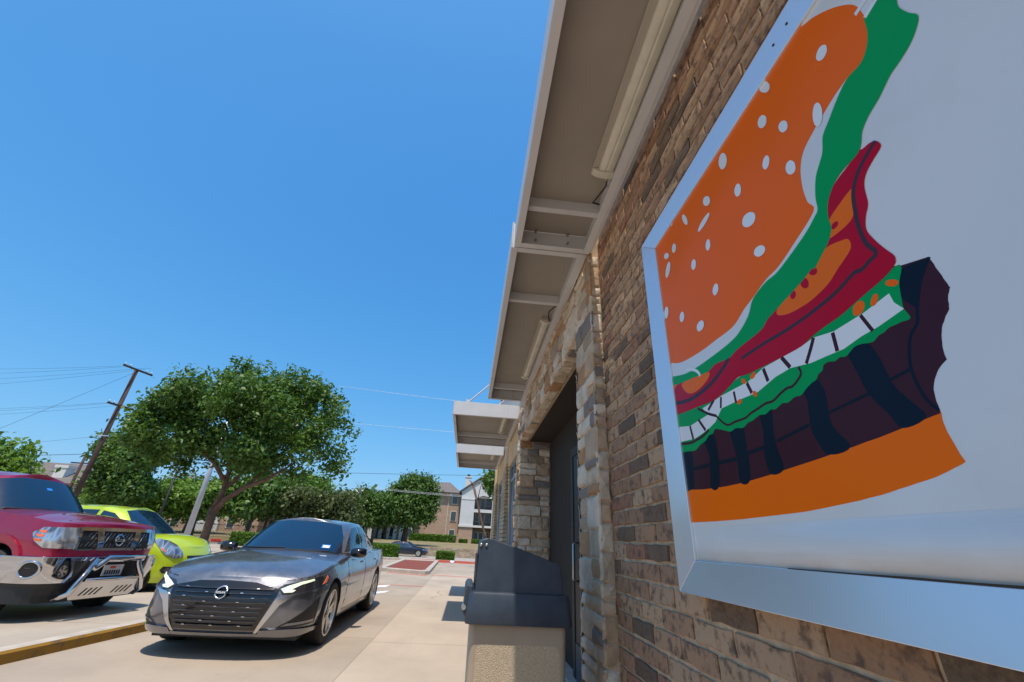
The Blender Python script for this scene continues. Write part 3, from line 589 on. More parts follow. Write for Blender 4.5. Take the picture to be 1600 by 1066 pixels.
def lamp(label,y0,y1,x0,x1,zt=3.41,cab=None):
    t=thing('strip_light',label,'light fixture',((x0+x1)/2,y0,zt),0,'strip lights under the awnings')
    cx=(x0+x1)/2
    def lp(b,name,mats,par=None,**k):
        b.v=[(x-cx,y-y0,z-zt) for x,y,z in b.v]; o=b.build(name,mats,par or t,**k); return o
    b=MB(); hw=(x1-x0)/2
    b.prism([(-hw*.9,0),(-hw,-.030),(-hw,-.037),(hw,-.037),(hw,-.030),(hw*.9,0)],lambda a,c:(cx+a,y0,zt+c),lambda a,c:(cx+a,y1,zt+c)); bev(lp(b,'housing','fixture'),.003,1)
    b=MB(); pr=[(-hw*.56,-.0375),(-hw*.54,-.050),(-hw*.40,-.059),(-hw*.10,-.062),(-hw*.03,-.058),(hw*.03,-.058),(hw*.10,-.062),(hw*.40,-.059),(hw*.54,-.050),(hw*.56,-.0375)]
    b.prism(pr,lambda a,c:(cx+a,y0+.03,zt+c),lambda a,c:(cx+a,y1-.05,zt+c)); smooth_angle(lp(b,'diffuser','lens'))
    for ya,yb in ((y1-.049,y1),(y0,y0+.029)):
        b=MB(); b.prism([(-hw*1.0,-.0375),(-hw*.95,-.050),(-hw*.6,-.067),(-hw*.2,-.073),(hw*.2,-.073),(hw*.6,-.067),(hw*.95,-.050),(hw*1.0,-.0375)],lambda a,c:(cx+a,ya,zt+c),lambda a,c:(cx+a,yb,zt+c)); bev(lp(b,'end_cap','lens'),.004,2)
    if cab:
        y=cab[0]; s=cab[1]; b=MB(); ys=y1 if s>0 else y0
        b.tube([(cx+.02,ys,zt-.05),(cx+.03,ys+s*.05,zt-.075),(cx+.0,ys+s*.13,zt-.09),(cx-.01,ys+s*.22,zt-.06),(cx+.05,ys+s*.27,zt-.02)],.006,6); lp(b,'cable','cable',smooth=True)
        b=MB(); b.tube([(cx+.02,ys,zt-.05),(cx+.022,ys+s*.025,zt-.055)],.012,8); lp(b,'cable_gland','bin_tan')
lamp('large tarnished strip light under the nearest awning, above the banner frame',-.8,1.84,.585,.755,cab=(1,1))
lamp('strip light under the doorway awning, its black cable curling at one end',3.78,5.48,.575,.705,cab=(1,-1))
lamp('strip light under the awning with the sunlit end, beyond the doorway',7.5,8.85,.47,.60)
lamp('small strip light under the farthest awning',11.0,12.1,.47,.60)
# ---------------------------------------------------------------- litter bin
bn=thing('litter_bin','navy-hooded litter bin with a tan pebbled body, in front of the stone pillar','bin',(.3,2.65,0))
def np_(b,name,mats,par=None,**k):
    b.v=[(x-.3,y-2.65,z) for x,y,z in b.v]; return b.build(name,mats,par or bn,**k)
b=MB(); 
def frust(b,x0,x1,y0,y1,z0,z1,t,m=0):
    i=len(b.v)
    b.v+=[(x0+t,y0+t,z0),(x1-t,y0+t,z0),(x1-t,y1-t,z0),(x0+t,y1-t,z0),(x0,y0,z1),(x1,y0,z1),(x1,y1,z1),(x0,y1,z1)]
    for f in ((3,2,1,0),(4,5,6,7),(0,1,5,4),(1,2,6,5),(2,3,7,6),(3,0,4,7)): b.f.append(tuple(i+k for k in f)); b.m.append(m)
frust(b,.058,.535,2.42,2.90,0,.875,.012); o=np_(b,'body','bin_tan'); bev(o,.025,4)
def rrect(x0,x1,z0,z1,r,n=5):
    out=[]
    for cx,cz,a0 in ((x1-r,z0+r,-90),(x1-r,z1-r,0),(x0+r,z1-r,90),(x0+r,z0+r,180)):
        for k in range(n+1): a=R(a0+90*k/n); out.append((cx+r*math.cos(a),cz+r*math.sin(a)))
    return out
b=MB(); b.prism(rrect(.092,.50,.10,.782,.035),lambda a,c:(a,2.4195+(.875-c)*.0137,c),lambda a,c:(a,2.4255+(.875-c)*.0137,c)); np_(b,'pebbled_panel','bin_agg')
b=MB(); b.prism(rrect(2.46,2.86,.10,.782,.035),lambda a,c:(.0575+(.875-c)*.0137,a,c),lambda a,c:(.0635+(.875-c)*.0137,a,c)); np_(b,'pebbled_panel','bin_agg')
# skirt of the lid
b=MB(); i=0
def ring(x0,x1,y0,y1,z,r=.03):
    return [(x,y,z) for x,y in rrect(x0,x1,y0,y1,r,4)]
def loft(b,rings,caps=True,m=0):
    n=len(rings[0]); i=len(b.v)
    for r_ in rings: b.v+=r_
    for k in range(len(rings)-1):
        for q in range(n): b.f.append((i+k*n+q,i+k*n+(q+1)%n,i+(k+1)*n+(q+1)%n,i+(k+1)*n+q)); b.m.append(m)
    if caps: b.f.append(tuple(i+q for q in range(n))[::-1]); b.m.append(m); b.f.append(tuple(i+(len(rings)-1)*n+q for q in range(n))); b.m.append(m)
loft(b,[ring(.03,.56,2.392,2.93,.862),ring(.026,.563,2.39,2.933,.872),ring(.040,.552,2.40,2.92,.985),ring(.046,.546,2.405,2.915,.995),ring(.075,.52,2.425,2.89,.998)]); lid=np_(b,'lid_skirt','bin_lid'); smooth_angle(lid,35)
# hood: sloping dome
hp=[(.068,.99),(.072,1.10),(.079,1.215),(.090,1.234),(.112,1.241),(.16,1.237),(.215,1.219),(.30,1.196),(.40,1.166),(.49,1.137),(.510,1.120),(.516,1.09),(.524,.99)]
b=MB(); c0=2.430; 
b.prism(hp,lambda a,c:(a,c0+(c-1.0)*.06,c),lambda a,c:(a,2.885-(c-1.0)*.06,c)); hd=np_(b,'hood','bin_lid'); bev(hd,.014,4,30); 
b=MB(); b.box(.066,.0725,2.46,2.85,1.0,1.16); np_(b,'opening','black',hd)
for x in (.083,.112):
    b=MB(); yy=c0+(1.205-1.0)*.06; b.tube([(x,yy+.001,1.208),(x,yy-.005,1.208),(x,yy-.008,1.208)],[.0085,.0085,.005],10); np_(b,'bolt','bolt',smooth=True)
b=MB(); b.prism([(.066,.93),(.060,1.02),(.028,1.022),(.018,1.0),(.016,.90),(.03,.88)],lambda a,c:(a,2.44,c),lambda a,c:(a,2.87,c)); bev(np_(b,'front_lip','bin_lid'),.008,3)
b=MB(); b.tube([(.018,2.43,.925),(.018,2.50,.925)],.012,8); np_(b,'latch','bolt')
# ---------------------------------------------------------------- vehicles
def paintm(name,c,metal=.6,rough=.32,flake=0,coat=1):
    m,nt,p=newmat(name); p.inputs['Base Color'].default_value=(*c,1); p.inputs['Metallic'].default_value=metal; p.inputs['Roughness'].default_value=rough
    p.inputs['Coat Weight'].default_value=coat; p.inputs['Coat Roughness'].default_value=.02
    if flake:   # dried dust on the upper panels
        v=coords(nt); f=noise(nt,v,5,6,.7); nt.links.new(mix(nt,ramp(nt,f,[(.45,0),(.75,flake)]),c,tuple(min(1,x*1.5+.05) for x in c)),p.inputs['Base Color'])
        nt.links.new(ramp(nt,f,[(.35,rough*.8),(.7,rough*1.5)]),p.inputs['Roughness'])
    return m
M['grey_paint']=paintm('grey_car_paint',(.19,.195,.22),.7,.3,.4)
M['red_paint']=paintm('crimson_car_paint',(.33,.003,.042),.5,.35,.05)
M['lime_paint']=paintm('lime_car_paint',(.46,.60,.012),.1,.4)
M['navy_paint']=paintm('navy_car_paint',(.008,.012,.03),.3,.3)
M['white_paint']=paintm('white_car_paint',(.7,.7,.72),0,.4)
M['chrome']=plain('chrome',(.58,.58,.60),.06,metal=1)
M['satin']=plain('satin_chrome',(.62,.63,.66),.25,metal=1)
M['blackgloss']=plain('gloss_black',(.006,.006,.008),.12,coat=.6)
M['tyre']=plain('tyre_rubber',(.018,.017,.016),.8,bmp=.3,bs=60)
M['rim']=plain('machined_rim',(.55,.53,.50),.28,metal=.9)
M['rim_dark']=plain('dark_grey_metal',(.02,.02,.022),.4,metal=.5)  # even dark grey for brake discs and plate characters
M['carglass']=None
def carglass():
    m,nt,p=newmat('tinted_glass'); p.inputs['Base Color'].default_value=(.004,.018,.045,1); p.inputs['Roughness'].default_value=.01; p.inputs['IOR'].default_value=1.9
    return m
M['carglass']=carglass()
def lampm():
    m,nt,p=newmat('headlight_glass'); v=coords(nt); f=noise(nt,v,9,1.5,.4,(1,1,.45))
    nt.links.new(ramp(nt,f,[(.38,(.16,.17,.18)),(.5,(.62,.64,.67)),(.62,(.30,.31,.33))]),p.inputs['Base Color']); p.inputs['Metallic'].default_value=.75; p.inputs['Roughness'].default_value=.2; p.inputs['Coat Weight'].default_value=1; p.inputs['Coat Roughness'].default_value=.02
    return m
M['headlamp']=lampm()
M['darklamp']=plain('smoked_lamp',(.02,.02,.025),.08,coat=1)
M['amber']=plain('amber_reflector',(.75,.13,.02),.25,coat=1)
m_,n_,p_=newmat('running_light'); p_.inputs['Base Color'].default_value=(.6,.68,.5,1); p_.inputs['Emission Color'].default_value=(.88,1,.72,1); p_.inputs['Emission Strength'].default_value=.35; M['drl']=m_
M['plate']=plain('number_plate',(.55,.56,.58),.4,var=.1,vs=30)
M['plate_red']=plain('plate_red_print',(.5,.08,.07),.5)
M['sticker_blue']=plain('sticker_blue',(.02,.20,.65),.5)
M['sticker_white']=plain('sticker_white',(.8,.82,.85),.5)
def catm(P,n=4):
    P=[P[0]]+list(P)+[P[-1]]; out=[]
    for i in range(len(P)-3):
        p0,p1,p2,p3=[np.array(P[i+k],float) for k in range(4)]
        for j in range(n):
            t=j/n; out.append(.5*((2*p1)+(p2-p0)*t+(2*p0-5*p1+4*p2-p3)*t*t+(3*p1-p0-3*p2+p3)*t**3))
    out.append(np.array(P[-1],float)); return np.array(out)
class Body:
    """half outline rows: x,y,zl,zt,tin,bin,crown  (front centre -> rear centre)"""
    def __init__(s,rows,n=4,K=(0,.05,.15,.3,.48,.65,.8,.9,.96,1.0),mid=.012,low=.35,bk=.55):
        s.r=catm(rows,n); s.K=K; s.mid=mid; s.low=low; s.bk=bk
        d=np.gradient(s.r[:,:2],axis=0); L=np.linalg.norm(d,axis=1)+1e-9; s.nr=np.stack([d[:,1],-d[:,0]],1)/L[:,None]
        s.nr[0]=(0,-1); s.nr[-1]=(0,1)
        seg=np.linalg.norm(np.diff(s.r[:,:2],axis=0),axis=1); s.u=np.concatenate([[0],np.cumsum(seg)])
    def row(s,u):
        a=abs(u); r=[np.interp(a,s.u,s.r[:,k]) for k in range(7)]; n=np.array([np.interp(a,s.u,s.nr[:,k]) for k in (0,1)]); n/=np.linalg.norm(n)+1e-9
        return r,n
    def inset(s,t,tin,bn):
        o=0
        if t<s.low: o-=bn*((s.low-t)/s.low)**2
        if t>s.bk: o-=tin*((t-s.bk)/(1-s.bk))**1.8
        o+=s.mid*math.exp(-((t-.72)/.10)**2)   # shoulder crease
        return o
    def S(s,u,z,off=0):
        r,n=s.row(u); x,y,zl,zt,tin,bn,cr=r; t=min(1,max(0,(z-zl)/(zt-zl))); o=s.inset(t,tin,bn)+off
        px=x+n[0]*o; py=y+n[1]*o
        return (math.copysign(px,u) if u<0 else px,py,z)
    def mesh(s,b,m=0,mt=8):
        n=len(s.r); K=s.K; top=[]; base=len(b.v)
        for sg in (1,-1):
            for i in range(n):
                x,y,zl,zt,tin,bn,cr=s.r[i]; nn=s.nr[i]
                for t in K:
                    o=s.inset(t,tin,bn); b.v.append((sg*max(0,x+nn[0]*o),y+nn[1]*o,zl+(zt-zl)*t))
        k=len(K)
        for sg in (0,1):
            o=base+sg*n*k
            for i in range(n-1):
                for j in range(k-1):
                    q=(o+i*k+j,o+(i+1)*k+j,o+(i+1)*k+j+1,o+i*k+j+1); b.f.append(q if sg==0 else q[::-1]); b.m.append(m)
        for end in (0,1):   # top and bottom skins
            j=k-1 if end==0 else 0; rows=[]
            for i in range(n):
                R_=base+i*k+j; Lf=base+n*k+i*k+j; x,y,z=b.v[R_]; row=[R_]
                cr=s.r[i][6] if end==0 else 0
                for q in range(1,mt):
                    f=1-2*q/mt; row.append(len(b.v)); b.v.append((x*f,y,z+cr*(1-abs(f)**2.6)))
                row.append(Lf); rows.append(row)
            for i in range(n-1):
                for q in range(mt):
                    a=(rows[i][q],rows[i][q+1],rows[i+1][q+1],rows[i+1][q]); b.f.append(a if end==0 else a[::-1]); b.m.append(m)
        return b
def cabin(b,base,roof,crown,n=4,bulge=.02,levels=6,mt=8,m=0):
    B_=catm(base,n); T=catm(roof,n); N_=len(B_); o=len(b.v)
    for sg in (1,-1):
        for i in range(N_):
            for l in range(levels+1):
                t=l/levels; p=B_[i]*(1-t)+T[i]*t; bb=bulge*math.sin(math.pi*t); c=np.array([0,(B_[0][1]+B_[-1][1])/2,0]); d=p-c; d[2]=0; d/=np.linalg.norm(d)+1e-9
                q=p+d*bb; b.v.append((sg*max(0,q[0]),q[1],q[2]))
    k=levels+1
    for sg in (0,1):
        a=o+sg*N_*k
        for i in range(N_-1):
            for j in range(levels):
                q=(a+i*k+j,a+(i+1)*k+j,a+(i+1)*k+j+1,a+i*k+j+1); b.f.append(q if sg==0 else q[::-1]); b.m.append(m)
    rows=[]
    for i in range(N_):
        R_=o+i*k+levels; L_=o+N_*k+i*k+levels; x,y,z=b.v[R_]; row=[R_]
        for q in range(1,mt): f=1-2*q/mt; row.append(len(b.v)); b.v.append((x*f,y,z+crown*(1-abs(f)**2.4)*min(1,i/4,(N_-1-i)/4)))
        row.append(L_); rows.append(row)
    for i in range(N_-1):
        for q in range(mt): b.f.append((rows[i][q],rows[i][q+1],rows[i+1][q+1],rows[i+1][q])); b.m.append(m)
def weld(o,d=.0008):
    b=bmesh.new(); b.from_mesh(o.data); bmesh.ops.remove_doubles(b,verts=b.verts,dist=d); bmesh.ops.dissolve_degenerate(b,edges=b.edges,dist=.0004); bmesh.ops.recalc_face_normals(b,faces=b.faces); b.to_mesh(o.data); b.free()
def bvh_of(o): return BVHTree.FromPolygons([v.co for v in o.data.vertices],[p.vertices for p in o.data.polygons])
def subdiv2d(poly,st):
    """triangulate a 2D polygon and cut it along a grid"""
    b=bmesh.new(); vs=[b.verts.new((p[0],p[1],0)) for p in poly]; 
    for t in tessellate_polygon([[Vector((p[0],p[1],0)) for p in poly]]):
        try: b.faces.new([vs[k] for k in t])
        except ValueError: pass
    for ax in (0,1):
        lo=min(p[ax] for p in poly); hi=max(p[ax] for p in poly); v=math.ceil(lo/st)*st
        while v<hi:
            co=[0,0,0];no=[0,0,0];co[ax]=v;no[ax]=1
            bmesh.ops.bisect_plane(b,geom=b.verts[:]+b.edges[:]+b.faces[:],plane_co=co,plane_no=no,dist=1e-6); v+=st
    b.verts.index_update(); V=[(v.co.x,v.co.y) for v in b.verts]; F=[[v.index for v in f.verts] for f in b.faces]; E=[[v.index for v in e.verts] for e in b.edges if len(e.link_faces)==1]
    b.free(); return V,F,E
def patch(b,poly,fn,off=.004,thick=.012,st=.07,m=0):
    """fn(a,c,off)->point on the skin; adds a conforming plate with a rim"""
    V,F,E=subdiv2d(poly,st); i=len(b.v); n=len(V)
    b.v+=[tuple(fn(a,c,off)) for a,c in V]; b.v+=[tuple(fn(a,c,off-thick)) for a,c in V]
    for f in F: b.f.append(tuple(i+k for k in f)); b.m.append(m)
    for e in E: b.f.append((i+e[0],i+e[1],i+n+e[1],i+n+e[0])); b.m.append(m)
def rayfn(bv,mode):
    def fn(a,c,off):
        if mode=='front': o_,d=Vector((a,-3,c)),Vector((0,1,0))
        elif mode=='rear': o_,d=Vector((a,9,c)),Vector((0,-1,0))
        elif mode=='left': o_,d=Vector((3,a,c)),Vector((-1,0,0))
        elif mode=='right': o_,d=Vector((-3,a,c)),Vector((1,0,0))
        else: o_,d=Vector((a,c,4)),Vector((0,0,-1))
        h,nn,i,_=bv.ray_cast(o_,d)
        if h is None:
            h,nn,i,_=bv.find_nearest(o_+d*2.2)
        if nn.dot(d)>0: nn=-nn
        return h+nn*off
    return fn
def mir(poly): return [(-a,c) for a,c in poly][::-1]
def circ(cx,cz,r,n=20,sx=1): return [(cx+r*sx*math.cos(2*math.pi*k/n),cz+r*math.sin(2*math.pi*k/n)) for k in range(n)]
def boolean_wheels(o,ys,r,hw,z,depth):
    """open round wheel arches in a body shell and line them with dark wells"""
    b=bmesh.new(); b.from_mesh(o.data); xi=hw-depth
    for y in ys:
        def D(c): return math.hypot(c.y-y,c.z-z)
        for it in range(2):
            ed={e for f in b.faces if abs(f.calc_center_median().x)>xi-.05 and D(f.calc_center_median())<r*1.35+.05 for e in f.edges if e.calc_length()>.035}
            bmesh.ops.subdivide_edges(b,edges=list(ed),cuts=1,use_grid_fill=True)
        kill=[f for f in b.faces if abs(f.calc_center_median().x)>xi and D(f.calc_center_median())<r]
        bmesh.ops.delete(b,geom=kill,context='FACES')
        for v in b.verts:
            if v.is_boundary and abs(v.co.x)>xi+.02 and .6*r<D(v.co)<1.35*r:
                k=r/D(v.co); v.co.y=y+(v.co.y-y)*k; v.co.z=z+(v.co.z-z)*k
    b.to_mesh(o.data); b.free()
    for y in ys:
        for sg in (1,-1):
            c=MB(); n=24
            for x in (xi,hw-.012):
                for k in range(n+1): a=-.35+(math.pi+.7)*k/n; c.v.append((sg*x,y+(r+.004)*math.cos(a),z+(r+.004)*math.sin(a)))
            for k in range(n): c.f.append((k,k+1,n+2+k,n+1+k)); c.m.append(0)
            c.f.append(tuple(range(n+1))); c.m.append(0)
            w_=c.build('wheel_well','black',None,False); w_.parent=o
def wheel(par,x,y,r,w,sg,spokes=5,split=True,rimr=.70,full=True,turn=0):
    """wheel > tyre (the part), rim"""
    z=r
    wh=MB(); N_=36; prof=[(-.5,.72),(-.5,.80),(-.49,.93),(-.42,.985),(-.25,1.0),(.25,1.0),(.42,.985),(.49,.93),(.5,.80),(.47,.72)]
    def ringp(ox,rr,k): a=2*math.pi*k/N_; return (ox*w*sg,rr*r*math.cos(a),rr*r*math.sin(a))
    for ox,rr in prof:
        for k in range(N_): wh.v.append(ringp(ox,rr,k))
    for j in range(len(prof)-1):
        for k in range(N_): wh.f.append((j*N_+k,j*N_+(k+1)%N_,(j+1)*N_+(k+1)%N_,(j+1)*N_+k)); wh.m.append(0)
    root=wh.build('wheel','tyre',par,True,(x,y,z)); root.rotation_euler=(0,0,turn)
    if not full: 
        h=MB(); h.tube([(sg*w*.30,0,0),(sg*w*.42,0,0)],r*.7,20); h.build('rim','rim',root); return root
    d=MB(); d.tube([(sg*w*-.3,0,0),(sg*w*.18,0,0)],r*rimr,N_); d.build('brake_disc','rim_dark',root,False)
    rb=MB()
    # rim lip
    for ox,rr in ((.47,.74),(.50,.735),(.50,.685),(.30,.66)):
        for k in range(N_): rb.v.append(ringp(ox,rr,k))
    for j in range(3):
        for k in range(N_): rb.f.append((j*N_+k,j*N_+(k+1)%N_,(j+1)*N_+(k+1)%N_,(j+1)*N_+k)); rb.m.append(0)
    for s_ in range(spokes):
        a0=2*math.pi*s_/spokes+.2
        for da in ((-.20,.20) if split else (0,)):
            for (t0,t1) in ((.12,.70),):
                ai=a0+da*.35; ao=a0+da; hw=.030*r/.34 if split else .05*r/.34
                pi=(r*t0*math.cos(ai),r*t0*math.sin(ai)); po=(r*t1*math.cos(ao),r*t1*math.sin(ao)); dd=Vector((po[0]-pi[0],po[1]-pi[1])).normalized(); nn=Vector((-dd.y,dd.x))
                i=len(rb.v)
                for (px,py),hh,ox in ((pi,hw*.7,.36),(po,hw,.44)):
                    for q in (-1,1): 
                        for dx in (0,-.16): rb.v.append(((ox+dx)*w*sg,px+nn.x*hh*q,py+nn.y*hh*q))
                for f in ((0,2,6,4),(1,5,7,3),(0,4,5,1),(2,3,7,6)): rb.f.append(tuple(i+k for k in f)); rb.m.append(0)
    rb.tube([(sg*w*.2,0,0),(sg*w*.42,0,0)],r*.17,16); rb.tube([(sg*w*.42,0,0),(sg*w*.45,0,0)],r*.09,12)
    rb.build('rim','rim',root); return root
def textmesh(txt,size,ext,mat,name,par):
    cu=bpy.data.curves.new('t','FONT'); cu.body=txt; cu.size=size; cu.extrude=ext; cu.align_x='CENTER'; cu.align_y='CENTER'; o=bpy.data.objects.new('t',cu); COL.objects.link(o)
    dg=bpy.context.evaluated_depsgraph_get(); me=bpy.data.meshes.new_from_object(o.evaluated_get(dg)); bpy.data.objects.remove(o); bpy.data.curves.remove(cu)
    me.materials.clear(); me.materials.append(M[mat]); me.name=name; r=bpy.data.objects.new(name,me); COL.objects.link(r); r.parent=par; return r
def finish(o,ang=32): smooth_angle(o,ang); return o
# ---- grey sedan
def ring3(cx,cz,r0,r1,y,b,fn,n=24,ext=.012,off=.02):
    i=len(b.v)
    for k in range(n):
        a=2*math.pi*k/n; c,s_=math.cos(a),math.sin(a)
        for rr,oo in ((r1,off-.01),(r1,off+ext*.6),((r0+r1)/2,off+ext),(r0,off+ext*.6),(r0,off-.01)): b.v.append(tuple(fn(cx+rr*c,cz+rr*s_,oo)))
    for k in range(n):
        for q in range(4): b.f.append((i+k*5+q,i+((k+1)%n)*5+q,i+((k+1)%n)*5+q+1,i+k*5+q+1)); b.m.append(0)
def sedan(label,paint,detail=True,loc=(0,0,0),rz=0,group=None,name='parked_car',dz=0):
    t=thing(name,label,'car',loc,rz,group)
    rows=[(0,0.0,.20,.735,.10,.10,0),(.22,.004,.20,.735,.10,.10,.01),(.42,.025,.20,.735,.095,.10,.025),(.60,.075,.195,.74,.09,.09,.05),(.74,.16,.19,.75,.08,.08,.07),(.84,.29,.19,.77,.065,.07,.08),(.895,.48,.20,.805,.06,.06,.085),(.915,.78,.21,.855,.06,.05,.085),(.923,1.15,.22,.895,.07,.05,.085),(.925,1.6,.22,.93,.08,.055,.07),(.925,2.3,.22,.945,.085,.06,.06),(.925,3.0,.22,.955,.08,.06,.06),(.925,3.6,.22,.975,.07,.05,.05),(.915,4.1,.22,.985,.06,.05,.05),(.88,4.5,.24,.985,.06,.05,.05),(.76,4.74,.26,.975,.06,.06,.04),(.45,4.86,.28,.965,.05,.06,.02),(.2,4.89,.28,.96,.05,.06,.01),(0,4.9,.28,.96,.05,.06,0)]
    B_=Body(rows); b=MB(); B_.mesh(b); body=b.build('body',[paint,'black'],t); weld(body); bb=bvh_of(body)
    S=B_.S
    b=MB(); base=[(0,1.26,.955),(.35,1.30,.95),(.62,1.45,.925),(.765,1.75,.92),(.80,2.1,.925),(.805,2.7,.935),(.80,3.3,.95),(.775,3.85,.96),(.69,4.28,.965),(.45,4.50,.965),(0,4.56,.965)]
    roof=[(0,2.08,1.395),(.28,2.09,1.39),(.46,2.13,1.375),(.575,2.28,1.365),(.60,2.5,1.385),(.605,2.8,1.395),(.60,3.1,1.385),(.575,3.36,1.36),(.52,3.56,1.335),(.32,3.66,1.33),(0,3.69,1.335)]
    cabin(b,base,roof,.045,n=4,bulge=.03); cab=b.build('roof',paint,t); weld(cab); cv=bvh_of(cab); finish(cab,50)
    boolean_wheels(body,(.95,3.775),.375,.925,.335,.25); finish(body,30)
    fr,sl,sr,rr=rayfn(cv,'front'),rayfn(cv,'left'),rayfn(cv,'right'),rayfn(cv,'rear')
    b=MB(); ws=[(-.72,.962),(-.35,.992),(0,.998),(.35,.992),(.72,.962),(.635,1.18),(.525,1.345),(.27,1.382),(0,1.39),(-.27,1.382),(-.525,1.345),(-.635,1.18)]
    patch(b,ws,fr,.004,.010,.06); w=b.build('windshield','carglass',t); finish(w,40)
    for fn in (sl,sr):
        b=MB(); patch(b,[(1.78,.975),(2.05,1.16),(2.35,1.315),(2.62,1.345),(2.62,.985)],fn,.004,.01,.06); finish(b.build('side_window','carglass',t),40)
        b=MB(); patch(b,[(2.72,.985),(2.72,1.347),(3.1,1.343),(3.45,1.28),(3.78,1.15),(3.98,1.05),(3.7,1.015)],fn,.004,.01,.06); finish(b.build('side_window','carglass',t),40)
        b=MB(); patch(b,[(1.70,.962),(3.9,1.04),(3.9,1.055),(1.72,.978)],fn,.007,.01,.1); finish(b.build('window_trim','satin' if detail else 'chrome',t),40)
    b=MB(); patch(b,[(-.56,1.02),(.56,1.02),(.46,1.33),(-.46,1.33)],rr,.004,.01,.08); finish(b.build('rear_window','carglass',t),40)
    for x,sg in ((.80,1),(-.80,-1)):
        for y in (.95,3.775): wheel(t,x,y,.335,.23,sg,5,True,full=detail,turn=0)
    def skin(a,c,off): return S(a,c,off)
    if not detail:
        b=MB()
        for q in ([(.55,.60),(1.1,.66),(1.2,.74),(.7,.70)],): patch(b,q,skin,.006,.012,.1); patch(b,mir(q),skin,.006,.012,.1)
        b.build('headlights','headlamp',t)
        b=MB(); patch(b,[(-.5,.3),(.5,.3),(.5,.62),(-.5,.62)],skin,.006,.012,.15); b.build('grille','blackgloss',t)
        return t
    # grille
    b=MB(); patch(b,[(-.42,.265),(.42,.265),(.57,.645),(.30,.70),(0,.71),(-.30,.70),(-.57,.645)],skin,.006,.015,.06); g=b.build('grille','blackgloss',t); finish(g,40)
    b=MB()
    nb=9
    for k in range(nb):
        z=.305+k*.042; hw=.385+(z-.265)*.36-.01
        if z>.66: hw=.36
        seg=10; top=[];bot=[]
        for q in range(seg+1):
            u=-hw+2*hw*q/seg; dz_=.0022*(1 if (q+k)%4==0 else -1 if (q+k)%4==1 else 0); top.append((u,z+dz_+.0075)); bot.append((u,z+dz_-.0045))
        patch(b,bot+top[::-1],skin,.022,.018,.3)
    b.build('grille_bars','darklamp',g)
    b=MB(); gr_=random.Random(2)
    for k in range(nb):
        z=.305+k*.042; hw=.385+(z-.265)*.36-.04
        for q in range(k%2,5,2):
            u=-hw+2*hw*(q+.5+.25*(k%2))/5.2
            if abs(u)<.12 and z>.5 or abs(u)>hw: continue
            patch(b,[(u-.016,z+.002),(u+.016,z+.002),(u+.013,z+.009),(u-.013,z+.009)],skin,.026,.006,.3)
    b.build('grille_studs','satin',g)
    # chrome V blades, slim lip
    for f in (lambda q:q,mir):
        b=MB(); patch(b,f([(.405,.235),(.435,.235),(.60,.50),(.72,.585),(1.25,.655),(1.25,.668),(.72,.604),(.59,.588),(.55,.56)]),skin,.014,.018,.05); finish(b.build('chrome_blade','satin',t),35)
        b=MB(); patch(b,f([(.545,.652),(.60,.608),(.75,.60),(1.22,.672),(1.36,.745),(1.30,.775),(1.0,.748),(.78,.715),(.60,.69)]),skin,.007,.012,.05); h=b.build('headlight','darklamp',t); finish(h,35)
        b=MB(); patch(b,f([(.575,.648),(.615,.615),(.70,.618),(.735,.636),(.69,.646),(.80,.688),(.98,.722),(.97,.738),(.80,.715),(.66,.68)]),skin,.013,.008,.05); finish(b.build('running_light','drl',h),35)
        b=MB(); patch(b,f([(1.12,.675),(1.22,.69),(1.30,.735),(1.28,.762),(1.20,.715)]),skin,.012,.008,.06); b.build('turn_signal','amber',h)
        b=MB(); patch(b,f([(.62,.285),(1.06,.30),(1.10,.545),(1.02,.52),(.92,.455)]),skin,.006,.012,.06); a=b.build('air_intake','black',t)
        b=MB(); patch(b,f([(.66,.305),(1.05,.32),(1.06,.345),(.72,.33)]),skin,.015,.012,.08); patch(b,f([(1.085,.30),(1.10,.30),(1.125,.55),(1.105,.55)]),skin,.015,.012,.08); b.build('intake_fin','grey_paint',a)
    b=MB(); patch(b,[(-.50,.205),(.50,.205),(.44,.235),(-.44,.235)],skin,.02,.03,.1); patch(b,[(.44,.205),(1.28,.215),(1.25,.255),(.72,.275),(.46,.27)],skin,.022,.03,.06); patch(b,mir([(.44,.205),(1.28,.215),(1.25,.255),(.72,.275),(.46,.27)]),skin,.022,.03,.06); finish(b.build('lower_lip',paint,t),35)
    # emblem
    b=MB(); ring3(0,.605,.047,.062,0,b,skin,off=.032); em=b.build('emblem','satin',t,True)
    b=MB(); patch(b,[(-.07,.592),(.07,.592),(.07,.618),(-.07,.618)],skin,.046,.012,.05); b.build('emblem_bar','blackgloss',em)
    tx=textmesh('NISSAN',.030,.002,'sticker_white','lettering',em); tx.matrix_local=Matrix.Translation(S(0,.6045,.050))@Matrix.Rotation(R(86),4,'X')
    # hood seam, door seams, handles
    for f in (lambda q:q,mir):
        b=MB()
        for q in ([(.62,.722),(.9,.745),(1.25,.79),(1.6,.845),(2.2,.90),(2.2,.907),(1.6,.853),(1.25,.799),(.9,.753),(.62,.730)],[(2.22,.30),(2.232,.30),(2.232,.9),(2.22,.9)],[(3.32,.30),(3.332,.30),(3.332,.93),(3.32,.93)],[(4.15,.62),(4.162,.62),(4.4,.93),(4.39,.93)],[(2.25,.275),(4.1,.275),(4.1,.286),(2.25,.286)]): patch(b,f(q),skin,.0015,.006,.1)
        b.build('panel_gap','black',body)
    for f in (lambda q:q,mir):
        for u in (3.08,4.12):
            b=MB(); patch(b,f([(u,.835),(u+.19,.842),(u+.19,.862),(u,.857)]),skin,.03,.018,.05); finish(b.build('door_handle','satin',t),30)
